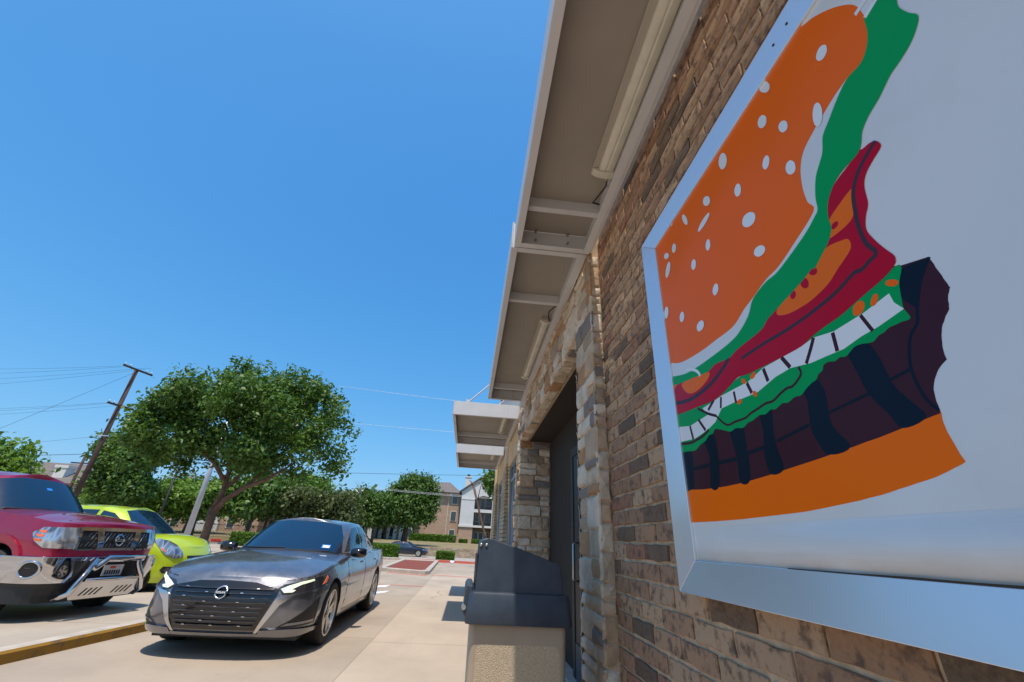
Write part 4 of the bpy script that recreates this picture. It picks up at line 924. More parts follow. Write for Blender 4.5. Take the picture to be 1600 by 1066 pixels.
    # rocker strip
    # mirrors
    for sg in (1,-1):
        b=MB()
        pts=[(.84,.0,.10),(.90,-.015,.13),(.98,-.01,.14),(1.04,.02,.12),(1.055,.05,.08)]
        i=len(b.v)
        for (x,dy,h) in pts:
            for k in range(12):
                a=2*math.pi*k/12; b.v.append((sg*x,1.80+dy+.075*math.cos(a)*(h/.13),.985+h*.5*math.sin(a)*(1.0)))
        for j in range(len(pts)-1):
            for k in range(12): b.f.append((i+j*12+k,i+j*12+(k+1)%12,i+(j+1)*12+(k+1)%12,i+(j+1)*12+k)); b.m.append(0)
        b.f.append(tuple(i+k for k in range(12))); b.m.append(0); b.f.append(tuple(i+48+k for k in range(12))); b.m.append(0)
        b.box(*sorted((sg*.78,sg*.87)),1.77,1.85,.945,.972)
        finish(b.build('wing_mirror','blackgloss',t),50)
    # things behind and on the glass
    b=MB(); patch(b,[(.47,1.025),(.57,1.022),(.565,1.065),(.465,1.068)],fr,.008,.003,.1); st_=b.build('sticker','sticker_blue',w); 
    b=MB(); patch(b,[(.485,1.03),(.56,1.027),(.556,1.056),(.48,1.058)],fr,.0095,.002,.1); b.build('sticker_print','sticker_white',st_)
    b=MB()
    for q in ([(-.60,.985),(.02,1.003),(.02,1.012),(-.60,.994)],[(.05,.985),(.60,.978),(.60,.988),(.05,.995)]): patch(b,q,fr,.014,.008,.1)
    b.build('wiper','black',t)
    b=MB(); patch(b,[(-.70,.952),(0,.975),(.70,.952),(.69,.968),(0,.996),(-.69,.968)],rayfn(cv,'front'),.012,.012,.1); b.build('cowl','black',t)
    b=MB(); b.tube([(0,3.40,1.385),(0,3.50,1.42),(0,3.60,1.43)],[.02,.014,.004],6); b.build('antenna','grey_paint',cab)
    b=MB(); b.box(-.75,.75,.35,4.5,.14,.24); b.build('underbody','black',t)
    return t
sedan('dark grey metallic sedan with black slatted grille and lit running lights, in the lane','grey_paint',True,(-2.535,5.40,0),0.005)
# ---- crimson pickup
def pickup(label,loc,rz):
    t=thing('pickup_truck',label,'pickup truck',loc,rz)
    paint='red_paint'
    rows=[(0,.02,.34,1.09,.05,.05,0),(.3,.022,.34,1.09,.05,.05,.015),(.55,.045,.34,1.09,.05,.05,.03),(.74,.10,.36,1.095,.05,.05,.04),(.84,.19,.40,1.10,.05,.05,.045),(.885,.34,.42,1.105,.05,.04,.05),(.90,.6,.42,1.135,.055,.03,.06),(.905,1.0,.42,1.165,.06,.03,.065),(.905,1.5,.42,1.19,.06,.03,.055),(.905,2.2,.42,1.19,.05,.03,.03),(.905,3.4,.42,1.17,.04,.03,.02),(.905,4.6,.45,1.15,.04,.03,.01),(.90,5.0,.5,1.15,.04,.03,.01),(.86,5.17,.5,1.15,.04,.03,.0),(.5,5.2,.5,1.15,.03,.03,0),(0,5.2,.5,1.15,.03,.03,0)]
    B_=Body(rows,mid=.02); b=MB(); B_.mesh(b); body=b.build('body',[paint,'black'],t); weld(body); S=B_.S; skin=lambda a,c,off:S(a,c,off)
    b=MB(); base=[(0,1.36,1.12),(.35,1.39,1.12),(.70,1.50,1.10),(.83,1.72,1.09),(.85,2.1,1.10),(.83,2.7,1.1),(.80,3.1,1.1),(.79,3.3,1.1),(.7,3.42,1.1),(.4,3.45,1.1),(0,3.45,1.1)]
    roof=[(0,2.02,1.655),(.28,2.03,1.65),(.48,2.07,1.635),(.59,2.2,1.63),(.62,2.4,1.655),(.63,2.7,1.66),(.63,2.95,1.65),(.62,3.1,1.64),(.56,3.2,1.63),(.3,3.24,1.63),(0,3.24,1.63)]
    cabin(b,base,roof,.07,n=4,bulge=.03); cab=b.build('roof',paint,t); weld(cab); cv=bvh_of(cab); finish(cab,50)
    boolean_wheels(body,(.90,4.1),.44,.905,.40,.28); finish(body,30)
    fr,sl,sr=rayfn(cv,'front'),rayfn(cv,'left'),rayfn(cv,'right')
    b=MB(); patch(b,[(-.76,1.20),(-.35,1.222),(0,1.228),(.35,1.222),(.76,1.20),(.67,1.40),(.54,1.605),(.25,1.645),(0,1.65),(-.25,1.645),(-.54,1.605),(-.67,1.40)],fr,.004,.01,.06); w=b.build('windshield','carglass',t); finish(w,40)
    for fn in (sl,sr):
        b=MB(); patch(b,[(1.74,1.15),(2.0,1.42),(2.3,1.60),(2.55,1.62),(2.55,1.15)],fn,.004,.01,.07); finish(b.build('side_window','carglass',t),40)
        b=MB(); patch(b,[(2.66,1.15),(2.66,1.62),(3.05,1.60),(3.2,1.15)],fn,.004,.01,.07); finish(b.build('side_window','carglass',t),40)
    for x,sg in ((.80,1),(-.80,-1)):
        for y in (.90,4.1): wheel(t,x,y,.385,.26,sg,6,False)
    # flares
    for f in (lambda q:q,mir):
        for yc,u0 in ((.90,None),(4.1,None)):
            uc=float(np.interp(yc,B_.r[:,1],B_.u)); o=[(uc+.52*math.cos(a),.42+.52*math.sin(a)) for a in [math.pi*k/14 for k in range(15)]]; i=[(uc+.445*math.cos(a),.42+.445*math.sin(a)) for a in [math.pi*k/14 for k in range(15)]][::-1]
            b=MB(); patch(b,f(o+i),skin,.028,.03,.08); finish(b.build('wheel_arch_flare',paint,body),35)
    # chrome bumper
    b=MB(); patch(b,[(-1.42,.44),(1.42,.44),(1.42,.72),(-1.42,.72)],skin,.105,.10,.06); bm=b.build('front_bumper','chrome',t); bev(finish(bm,35),.012,3,50)
    b=MB(); patch(b,[(-.50,.46),(.50,.46),(.56,.68),(-.56,.68)],skin,.112,.02,.08); b.build('bumper_opening','black',bm)
    b=MB(); patch(b,[(-1.38,.235),(1.38,.235),(1.42,.438),(-1.42,.438)],skin,.085,.10,.08); b.build('valance','black',t)
    for f in (1,-1):
        b=MB(); ring3(f*.92,.585,.075,.10,0,b,skin,off=.108,ext=.02); fg=b.build('fog_light','chrome',bm,True)
        b=MB(); patch(b,circ(f*.92,.585,.076),skin,.110,.01,.1); b.build('fog_lens','black',fg)
    # headlights
    for f in (lambda q:q,mir):
        b=MB(); patch(b,f([(.60,.805),(.93,.815),(1.07,.885),(1.17,.975),(1.06,1.04),(.60,1.05)]),skin,.012,.02,.05); h=b.build('headlight','headlamp',t); finish(h,35)
        b=MB(); 
        for z in (.895,.945,.99): patch(b,f([(.98,z-.014),(1.06,z-.008),(1.10,z+.016),(.98,z+.016)]),skin,.018,.01,.1)
        b.build('turn_signal','amber',h)
    # grille: black mesh between chrome bars
    b=MB(); patch(b,[(-.58,.80),(.58,.80),(.58,1.03),(-.58,1.03)],skin,.008,.012,.07); g=b.build('grille','black',t)
    b=MB()
    for k in range(-8,9):
        x=k*.06
        if abs(x)<.5: patch(b,[(x-.06,.835),(x-.053,.835),(x+.06,1.0),(x+.053,1.0)],skin,.014,.008,.2)
    b.build('grille_mesh','satin',g)
    b=MB(); patch(b,[(-.60,1.02),(.60,1.02),(.60,1.06),(-.60,1.06)],skin,.032,.035,.08); patch(b,[(-.30,.79),(.30,.79),(.30,.822),(-.30,.822)],skin,.032,.035,.08)
    for s_ in (1,-1):
        q=[(.215,.79),(.31,.79),(.37,1.03),(.275,1.03)]; patch(b,q if s_>0 else mir(q),skin,.04,.035,.06)
        q=[(.565,.79),(.60,.79),(.60,1.04),(.565,1.04)]; patch(b,q if s_>0 else mir(q),skin,.03,.03,.1)
        q=[(.36,.79),(.57,.79),(.57,.812),(.36,.812)]; patch(b,q if s_>0 else mir(q),skin,.03,.03,.1)
    finish(b.build('grille_chrome','chrome',g),35)
    b=MB(); ring3(0,.915,.055,.074,0,b,skin,off=.04); patch(b,[(-.084,.902),(.084,.902),(.084,.928),(-.084,.928)],skin,.052,.012,.05); em=b.build('emblem','chrome',t)
    tx=textmesh('NISSAN',.030,.0015,'black','lettering',em); tx.matrix_local=Matrix.Translation(S(0,.915,.054))@Matrix.Rotation(R(90),4,'X')
    # bull bar
    yb=-.20; b=MB()
    def arc(c,p0,p1,n=6): 
        out=[]
        for k in range(n+1):
            t_=k/n; out.append(tuple((1-t_)**2*np.array(p0)+2*t_*(1-t_)*np.array(c)+t_*t_*np.array(p1)))
        return out
    pth=[(-.62,yb+.18,.27),(-.56,yb+.04,.33)]+arc((-.45,yb,.50),(-.38,yb,.705),(-.22,yb,.705))[::1]+arc((.22,yb,.705),(.38,yb,.705),(.45,yb,.50))+[(.56,yb+.04,.33),(.62,yb+.18,.27)]
    b.tube(pth,.038,14); bar=b.build('bull_bar','chrome',t,True)
    b=MB(); b.tube([(-.43,yb,.47),(.43,yb,.47)],.020,10); b.build('cross_tube','chrome',bar,True)
    b=MB(); b.prism([(-.45,.455),(.45,.455),(.56,.34),(.46,.255),(-.46,.255),(-.56,.34)],lambda a,c:(a,yb+.012+(.455-c)*.5,c),lambda a,c:(a,yb+.020+(.455-c)*.5,c)); sk=b.build('skid_plate','chrome',bar)
    for s_ in (1,-1):
        b=MB()
        for k in range(4):
            x=s_*(.13+k*.075); b.prism([(x-.014,.295),(x+.014,.295),(x+.05+.014,.375),(x+.05-.014,.375)],lambda a,c:(a,yb+.009+(.455-c)*.5,c),lambda a,c:(a,yb+.014+(.455-c)*.5,c))
        b.build('slot_row','black',sk)
    b=MB(); b.box(-.16,.16,-.125,-.119,.50,.625); pl=b.build('number_plate','plate',t)
    b=MB(); b.box(-.06,.03,-.128,-.1255,.585,.612); b.build('plate_emblem','plate_red',pl)
    b=MB(); 
    for k in range(7): x=-.125+k*.037; b.box(x,x+.024,-.128,-.1255,.518,.565)
    b.build('plate_characters','rim_dark',pl)
    for sg in (-1,):
        b=MB(); b.prism(rrect(.0,.17,1.13,1.33,.05),lambda a,c:(sg*(.90+a),1.72-a*.12,c),lambda a,c:(sg*(.90+a),1.83,c)); b.box(*sorted((sg*.80,sg*.92)),1.76,1.80,1.15,1.20); bev(b.build('wing_mirror',paint,t),.02,3)
    b=MB(); patch(b,[(-.62,1.222),(.0,1.238),(.0,1.250),(-.62,1.234)],fr,.014,.01,.1); patch(b,[(.05,1.226),(.62,1.213),(.62,1.225),(.05,1.238)],fr,.014,.01,.1); b.build('wiper','black',t)
    b=MB(); patch(b,[(-.72,1.165),(.72,1.165),(.70,1.203),(0,1.232),(-.70,1.203)],fr,.010,.012,.1); b.build('cowl','black',t)
    b=MB(); patch(b,[(.02,1.50),(.11,1.50),(.10,1.53),(.02,1.53)],fr,.008,.003,.1); b.build('sticker','sticker_blue',w)
    b=MB(); b.box(-.7,.7,.5,4.9,.28,.46); b.build('underbody','black',t)
    return t
pickup('crimson pickup truck with chrome bumper and bull bar, parked behind the yellow kerb',(-4.88,6.98,.045),1.365).scale=(.87,.87,1.03)
# ---- lime hatchback
def hatch(label,loc,rz):
    t=thing('parked_hatchback',label,'car',loc,rz); paint='lime_paint'
    rows=[(0,.0,.20,.80,.10,.06,0),(.2,.008,.20,.80,.10,.06,.02),(.4,.04,.20,.81,.10,.06,.04),(.56,.11,.20,.83,.10,.05,.06),(.68,.22,.20,.87,.09,.05,.07),(.755,.40,.20,.93,.07,.04,.07),(.785,.65,.21,.975,.07,.04,.06),(.795,1.0,.22,.99,.08,.05,.04),(.80,1.6,.22,1.0,.08,.05,.03),(.80,2.3,.22,1.02,.07,.05,.03),(.80,2.9,.22,1.06,.06,.05,.02),(.77,3.3,.24,1.07,.05,.05,.02),(.66,3.52,.26,1.07,.05,.05,.01),(.35,3.61,.28,1.07,.05,.05,0),(0,3.63,.28,1.07,.05,.05,0)]
    B_=Body(rows,mid=.018); b=MB(); B_.mesh(b); body=b.build('body',[paint,'black'],t); weld(body); S=B_.S; skin=lambda a,c,off:S(a,c,off)
    b=MB(); base=[(0,.82,.96),(.3,.85,.965),(.54,.98,.96),(.67,1.2,.965),(.70,1.6,.98),(.70,2.1,1.0),(.70,2.6,1.02),(.68,3.0,1.04),(.60,3.3,1.05),(.35,3.42,1.05),(0,3.44,1.05)]
    roof=[(0,1.62,1.46),(.26,1.63,1.455),(.42,1.66,1.44),(.53,1.78,1.435),(.56,2.0,1.46),(.565,2.3,1.47),(.56,2.6,1.465),(.55,2.85,1.45),(.50,3.0,1.44),(.3,3.08,1.44),(0,3.1,1.44)]
    cabin(b,base,roof,.05,bulge=.035); cab=b.build('roof',paint,t); weld(cab); cv=bvh_of(cab); finish(cab,50)
    boolean_wheels(body,(.72,3.0),.33,.80,.29,.24); finish(body,30)
    fr,sl,sr=rayfn(cv,'front'),rayfn(cv,'left'),rayfn(cv,'right')
    b=MB(); patch(b,[(-.60,1.0),(-.3,1.01),(0,1.015),(.3,1.01),(.60,1.0),(.53,1.25),(.44,1.42),(.2,1.45),(0,1.455),(-.2,1.45),(-.44,1.42),(-.53,1.25)],fr,.004,.01,.06); finish(b.build('windshield','carglass',t),40)
    for fn in (sl,sr):
        b=MB(); patch(b,[(1.15,1.0),(1.45,1.2),(1.75,1.36),(2.0,1.40),(2.0,1.02)],fn,.004,.01,.07); finish(b.build('side_window','carglass',t),40)
        b=MB(); patch(b,[(2.08,1.02),(2.08,1.41),(2.6,1.40),(2.85,1.3),(2.8,1.1)],fn,.004,.01,.07); finish(b.build('side_window','carglass',t),40)
    for x,sg in ((.69,1),(-.69,-1)):
        for y in (.72,3.0): wheel(t,x,y,.29,.19,sg,5,True)
    for f in (lambda q:q,mir):
        b=MB(); patch(b,f([(.46,.65),(.62,.61),(.78,.67),(.94,.79),(1.12,.92),(1.05,.955),(.82,.92),(.62,.85),(.48,.74)]),skin,.012,.02,.05); h=b.build('headlight','headlamp',t); finish(h,35)
        b=MB(); patch(b,f([(.98,.835),(1.14,.935),(1.24,.955),(1.12,.90)]),skin,.008,.01,.1); b.build('black_corner','black',h)
        b=MB(); patch(b,f([(.80,.715),(.90,.775),(.92,.80),(.82,.755)]),skin,.018,.01,.1); b.build('turn_signal','amber',h)
        b=MB(); patch(b,f([(.52,.36),(.74,.36),(.80,.42),(.76,.48),(.56,.47)]),skin,.006,.012,.1); fg=b.build('fog_light','black',t)
        b=MB(); patch(b,f(circ(.68,.42,.035,12)),skin,.012,.01,.1); b.build('fog_lens','headlamp',fg)
    b=MB(); patch(b,[(-.36,.62),(.36,.62),(.36,.665),(-.36,.665)],skin,.006,.012,.1); patch(b,[(-.42,.30),(.42,.30),(.36,.52),(-.36,.52)],skin,.006,.012,.1); b.build('grille','black',t)
    for sg in (-1,):
        b=MB(); b.prism(rrect(0,.16,.93,1.06,.05),lambda a,c:(sg*(.76+a),1.34-a*.1,c),lambda a,c:(sg*(.76+a),1.44,c)); bev(b.build('wing_mirror',paint,t),.02,3)
    b=MB(); b.box(-.6,.6,.3,3.3,.15,.3); b.build('underbody','black',t)
    return t
hatch('lime green hatchback with swept-back headlights, parked beyond the pickup truck',(-5.36,10.05,.04),1.50).scale=(.92,.92,.98)
# ---- far traffic and parked cars
sedan('dark navy sedan passing on the road behind the clipped hedges','navy_paint',False,(-4.0,51.0,-.53),math.pi/2,name='passing_car')
# ---------------------------------------------------------------- vegetation
def leafmat(name,a,b,c,trans=.35,rough=.45):
    m,nt,p=newmat(name); g=N(nt,'ShaderNodeNewGeometry'); v=coords(nt)
    col=ramp(nt,g.outputs['Random Per Island'],[(0,a),(.45,b),(1,c)]); f=noise(nt,v,.9,3)
    col=mix(nt,ramp(nt,f,[(.35,0),(.7,.5)]),col,c)
    nt.links.new(col,p.inputs['Base Color']); p.inputs['Roughness'].default_value=rough; p.inputs['Specular IOR Level'].default_value=.35
    tr=N(nt,'ShaderNodeBsdfTranslucent'); nt.links.new(mix(nt,1,col,(.9,1,.35),'MULTIPLY'),tr.inputs['Color'])
    mx=N(nt,'ShaderNodeMixShader'); mx.inputs[0].default_value=trans; out=nt.nodes['Material Output']
    nt.links.new(p.outputs[0],mx.inputs[1]); nt.links.new(tr.outputs[0],mx.inputs[2]); nt.links.new(mx.outputs[0],out.inputs[0]); return m
M['leaf_dark']=leafmat('leaf_dark',(.04,.095,.018),(.08,.165,.03),(.15,.25,.055))
M['leaf_mid']=leafmat('leaf_mid',(.05,.105,.018),(.085,.165,.03),(.14,.24,.055))
M['leaf_olive']=leafmat('leaf_olive',(.06,.085,.03),(.10,.13,.045),(.15,.18,.07))
M['leaf_bright']=leafmat('leaf_bright',(.08,.17,.02),(.14,.26,.035),(.22,.35,.07))
M['leaf_hedge']=leafmat('leaf_hedge',(.06,.14,.015),(.10,.21,.02),(.16,.28,.035),.25)
M['bark']=plain('bark',(.10,.07,.05),.95,var=.4,vs=6,bmp=.9,bs=25,bd=.03)
M['bark_red']=plain('bark_reddish',(.15,.09,.062),.95,var=.35,vs=5,bmp=.9,bs=22,bd=.03)
M['pole_wood']=plain('pole_wood',(.07,.04,.032),.9,var=.3,vs=3)
M['galv']=plain('galvanised_steel',(.50,.53,.58),.45,metal=.35,var=.08,vs=2)
def leaves(name,lobes,n,size,mat,par,seed,hollow=.55,droop=.0,asp=.55,clump=1):
    """lobes: (cx,cy,cz,rx,ry,rz,weight). leaf-sized blades spread through the lobes in small sprays"""
    g=np.random.default_rng(seed); L=np.array(lobes,float); wv=L[:,6]*L[:,3]*L[:,4]*L[:,5]; wv=wv/wv.sum()
    ns=n//clump; idx=g.choice(len(L),ns,p=wv); d=g.normal(size=(ns,3)); d/=np.linalg.norm(d,axis=1)[:,None]
    rad=(hollow+(1-hollow)*g.random(ns)**.6)*(1+.10*g.normal(size=ns)*.8)
    # knobbly outline: radius modulated by direction
    ph=g.random((len(L),6))*6.28; k=ph[idx]
    rad*=1+.20*np.sin(5*d[:,0]+k[:,0])*np.sin(6*d[:,1]+k[:,1])+.15*np.sin(9*d[:,2]+k[:,2])*np.sin(8*d[:,0]+k[:,3])
    c=L[idx,:3]+d*L[idx,3:6]*rad[:,None]
    c=np.repeat(c,clump,axis=0); d=np.repeat(d,clump,axis=0); n=len(c)
    if clump>1: c=c+g.normal(size=(n,3))*size*1.6
    nr=d*.55+g.normal(size=(n,3))*.6+np.array([0,0,.45]); nr/=np.linalg.norm(nr,axis=1)[:,None]
    t=g.normal(size=(n,3))+np.array([0,0,-droop]); t-=nr*(t*nr).sum(1)[:,None]; t/=np.linalg.norm(t,axis=1)[:,None]; s=np.cross(nr,t)
    sz=(size*(.6+.8*g.random(n)))[:,None]; a=t*sz; b_=s*sz*asp
    fold=nr*sz*.18
    V=np.empty((n,4,3)); V[:,0]=c-a; V[:,1]=c+b_+fold; V[:,2]=c+a; V[:,3]=c-b_+fold
    me=bpy.data.meshes.new(name); V=V.reshape(-1,3); me.vertices.add(len(V)); me.vertices.foreach_set('co',V.ravel().astype(np.float32))
    me.loops.add(n*4); me.loops.foreach_set('vertex_index',np.arange(n*4,dtype=np.int32)); me.polygons.add(n); me.polygons.foreach_set('loop_start',np.arange(0,n*4,4,dtype=np.int32))
    try: me.polygons.foreach_set('loop_total',np.full(n,4,dtype=np.int32))
    except Exception: pass
    me.materials.append(M[mat]); me.update(); me.validate(); o=bpy.data.objects.new(name,me); COL.objects.link(o); o.parent=par; return o
def autolobes(R_,zc,rz,k,seed,rx=None,sub=.42):
    g=random.Random(seed); out=[(0,0,zc,R_*.62,R_*.62,rz*.62,.5)]
    for i in range(k):
        a=2*math.pi*i/k*1.618*2+g.uniform(-.3,.3); e=g.uniform(-.5,1.0); rr=R_*g.uniform(.50,.72); s=R_*sub*g.uniform(.7,1.2)
        out.append((rr*math.cos(a)*math.cos(e*.8),rr*math.sin(a)*math.cos(e*.8),zc+rz*.62*math.sin(e*1.3),s,s,s*min(1,rz/R_*1.1),1))
    return out
def tree(name,label,loc,h,R_,n,size,mat,seed,trunk=.2,th=None,group=None,lobes=None,lean=0,bark='bark',rz=None,multi=1,droop=.0,k=14,clump=1,hollow=.5):
    t=thing(name,label,'tree',loc,0,group); g=random.Random(seed); rz=rz or R_*.85; zc=h-rz; th=th or zc
    b=MB()
    for q in range(multi):
        a=2*math.pi*q/max(1,multi); o=.25*(multi>1)
        p=[(o*math.cos(a)*.4,o*math.sin(a)*.4,-.3)]
        for s_ in range(1,6):
            f=s_/5; p.append((lean*f*th+math.cos(a)*o*f*4+g.uniform(-.06,.06)*th*.3,math.sin(a)*o*f*4+g.uniform(-.06,.06)*th*.3,th*f))
        b.tube(p,[trunk*(1.35 if i==0 else 1)*(1-.45*i/5)/(multi**.5) for i in range(6)],8)
        for s_ in range(5):
            a2=a+2*math.pi*s_/5+g.uniform(-.4,.4); st=p[3+g.randint(0,2)]; e=(st[0]+R_*.6*math.cos(a2),st[1]+R_*.6*math.sin(a2),zc+rz*g.uniform(-.1,.5)); mid=tuple((st[i]+e[i])/2+(0,0,.12*R_)[i] for i in range(3))
            b.tube([st,mid,e],[trunk*.42,trunk*.26,trunk*.08],6)
    b.build('trunk',bark,t,True)
    lb=lobes or autolobes(R_,zc,rz,k,seed)
    leaves('crown',lb,n,size,mat,t,seed,droop=droop,clump=clump,hollow=hollow); return t
# main tree in the car park: crown outline follows the real one
t=thing('tree','big round leafy tree with a forked reddish trunk, behind the grey sedan','tree',(-9.65,18,0))
b=MB()
b.tube([(0,0,-.2),(0,0,.25),(-.02,.0,.8),(-.03,0,1.45),(-.05,0,1.9)],[.24,.17,.15,.145,.15],14)
b.tube([(-.05,0,1.85),(.06,.05,2.5),(.0,.1,3.2),(-.25,.1,4.2),(-.5,.1,5.6)],[.12,.10,.08,.06,.025],10)
b.tube([(-.02,0,1.7),(.35,-.15,2.2),(.95,-.25,2.65),(1.7,-.3,3.0),(2.6,-.3,3.7)],[.12,.105,.09,.07,.03],10)
b.tube([(.02,.05,2.5),(.4,.3,3.2),(1.0,.4,4.1),(1.5,.5,5.2)],[.09,.07,.055,.02],8)
b.tube([(-.03,0,2.9),(-.5,-.2,3.5),(-1.5,-.3,4.2),(-2.6,-.3,4.7)],[.08,.07,.05,.02],8)
b.tube([(.95,-.25,2.65),(1.2,.3,3.3),(1.6,.8,4.3)],[.07,.05,.02],8)
b.build('trunk','bark_red',t,True)
lob=[(-.3,0,5.2,2.6,2.4,2.1,.35),(-1.35,.1,7.0,.75,.9,.8,1.5),(0.3,0,6.9,1.5,1.5,1.05,1.2),(1.7,-.1,6.6,1.2,1.3,1.05,1.2),(2.9,0,5.9,1.1,1.2,1.0,1.2),(3.7,0,4.7,1.15,1.2,.95,1.2),(3.1,-.2,3.7,1.2,1.1,.75,1.2),(1.9,-.6,4.3,1.3,1.2,1.0,1),(-2.7,0,5.7,1.2,1.4,1.0,1.2),(-3.0,-.1,4.5,1.1,1.3,.9,1.2),(-2.2,-.8,4.6,1.4,1.2,1.1,1.1),(-.8,-1.3,5.7,1.5,1.2,1.2,1.1),(.9,-1.4,5.3,1.4,1.2,1.2,1.1),(-1.2,.2,6.2,1.3,1.3,1.0,1),(-.6,-1.2,4.2,1.2,1.0,.8,1),(-3.4,.1,3.9,.6,.7,.4,1.2),(.8,1.4,5.6,1.6,1.3,1.5,.6),(-1.6,1.5,5.2,1.6,1.3,1.4,.6),(-2.3,0,3.6,.8,.8,.5,1),(4.1,0,3.9,.6,.6,.6,1.3),(.5,0,3.7,1.0,1.0,.6,.8),(-1.5,0,3.7,1.0,1.1,.6,1),(-2.9,-.3,3.4,.8,.9,.5,1),(-.6,.3,3.9,.9,1.0,.6,.8)]
gg=random.Random(12); tuft=[]
for (cx,cy,cz,rx,ry,rz_,w_) in lob:
    tuft.append((cx,cy,cz,rx*.85,ry*.85,rz_*.85,.30*w_))
    for k in range(9):
        a=gg.uniform(0,6.283); e=math.asin(gg.uniform(-.75,1)); s=gg.uniform(.26,.46)*(rx+rz_)/2
        tuft.append((cx+rx*.88*math.cos(a)*math.cos(e),cy+ry*.88*math.sin(a)*math.cos(e),cz+rz_*.88*math.sin(e),s,s,s*.8,2.6))
leaves('crown',tuft,46000,.085,'leaf_dark',t,5,hollow=.45,droop=.5,clump=6)
# other trees
tree('tree','dark leafy tree standing directly behind the tall wooden utility pole',(-29.9,40,-.3),8.9,2.7,12000,.17,'leaf_dark',21,trunk=.24,rz=3.6,clump=6)
tree('small_tree','feathery light green tree above the pickup truck, cut by the left edge',(-17.9,17,0),4.0,2.0,8000,.11,'leaf_bright',22,trunk=.12,rz=1.6,clump=3,droop=-.6)
G='trees along the far side of the car park'
tree('tree','spreading bright green tree behind the lime hatchback with twisted bare stems',(-30.5,45,-.3),5.6,5.0,8000,.20,'leaf_bright',23,trunk=.18,rz=2.2,multi=3,group=G,bark='bark_red',clump=3)
tree('tree','bright green tree between the thin dark pole and the grey lamp post',(-26.0,46,-.3),5.4,3.3,6000,.20,'leaf_bright',24,trunk=.16,rz=2.0,group=G,clump=3)
tree('tree','mid green tree seen under the big round tree, right of its trunk',(-22.0,48,-.3),7.2,3.6,7000,.22,'leaf_mid',25,trunk=.22,rz=2.7,group=G,clump=3)
tree('tree','yellow-green tree whose top shows right under the big tree crown',(-20.8,57,.2),7.9,3.0,6000,.22,'leaf_bright',26,trunk=.2,rz=2.6,group=G,clump=3)
tree('tree','broad olive-green tree behind the left half of the sedan roof',(-19.6,50,-.2),5.8,3.5,7000,.2,'leaf_olive',27,trunk=.2,rz=2.0,group=G,clump=3)
tree('tree','broad olive-green tree behind the right half of the sedan roof',(-15.4,52,-.2),5.6,3.3,7000,.2,'leaf_olive',28,trunk=.2,rz=2.1,group=G,clump=3)
tree('tree','low rounded olive tree just right of the sedan roof, beside the big oak',(-13.2,59,.3),6.0,2.6,6000,.2,'leaf_olive',29,trunk=.2,rz=2.3,group=G,clump=3)
tree('tree','low olive tree tucked against the left side of the big dark oak',(-11.4,57,.3),5.9,2.2,5000,.2,'leaf_mid',30,trunk=.18,rz=2.2,group=G,clump=3)
tree('oak_tree','tall dark green oak in front of the brick apartment block',(-7.9,60,.3),8.9,3.3,16000,.2,'leaf_mid',31,trunk=.38,rz=3.6,clump=4,lobes=[(0,0,5.2,2.5,2.5,2.9,.6),(-1.7,0,6.4,1.3,1.3,1.3,1),(-2.6,0,4.7,1.3,1.3,1.6,1),(1.4,0,7.9,1.2,1.2,.9,1.1),(2.5,0,7.2,1.0,1.0,.8,1.1),(2.3,0,5.0,1.3,1.3,1.6,1),(-.3,-.5,7.7,1.3,1.3,.9,1),(0,-1.6,4.3,1.8,1.3,1.7,1),(-2.1,-.4,3.4,1.3,1.2,1.0,1),(1.7,-.4,3.6,1.5,1.2,1.0,1),(3.1,0,6.3,.7,.7,.7,1)])
tree('young_tree','slender dark tree with drooping leaves beside the far corner of the restaurant',(1.5,24.5,0),4.95,.72,1300,.13,'leaf_dark',33,trunk=.08,rz=.9,lean=-.35,bark='bark_red',droop=1.2,clump=3)
for i,(x,y,h,r,lb) in enumerate(((-36,62,6.6,4.2,'distant green tree left of the others, above the hatchback roof'),(-28,66,6.8,3.6,'distant tree behind the trunk of the big round tree'),(-25.5,70,7.2,3.6,'distant dark tree peeping over the olive trees'),(-18.0,72,7.4,3.4,'farthest tree, a small dark top above the olive trees'),(-44,60,5.6,4.5,'distant low tree behind the two utility poles'),(-13.5,78,7.0,2.8,'distant tree behind the gap left of the big oak'))):
    tree('tree',lb,(x,y,.4),h,r,3600,.30,'leaf_mid' if i%2 else 'leaf_olive',50+i,trunk=.22,rz=r*.65,group='distant trees',clump=3)
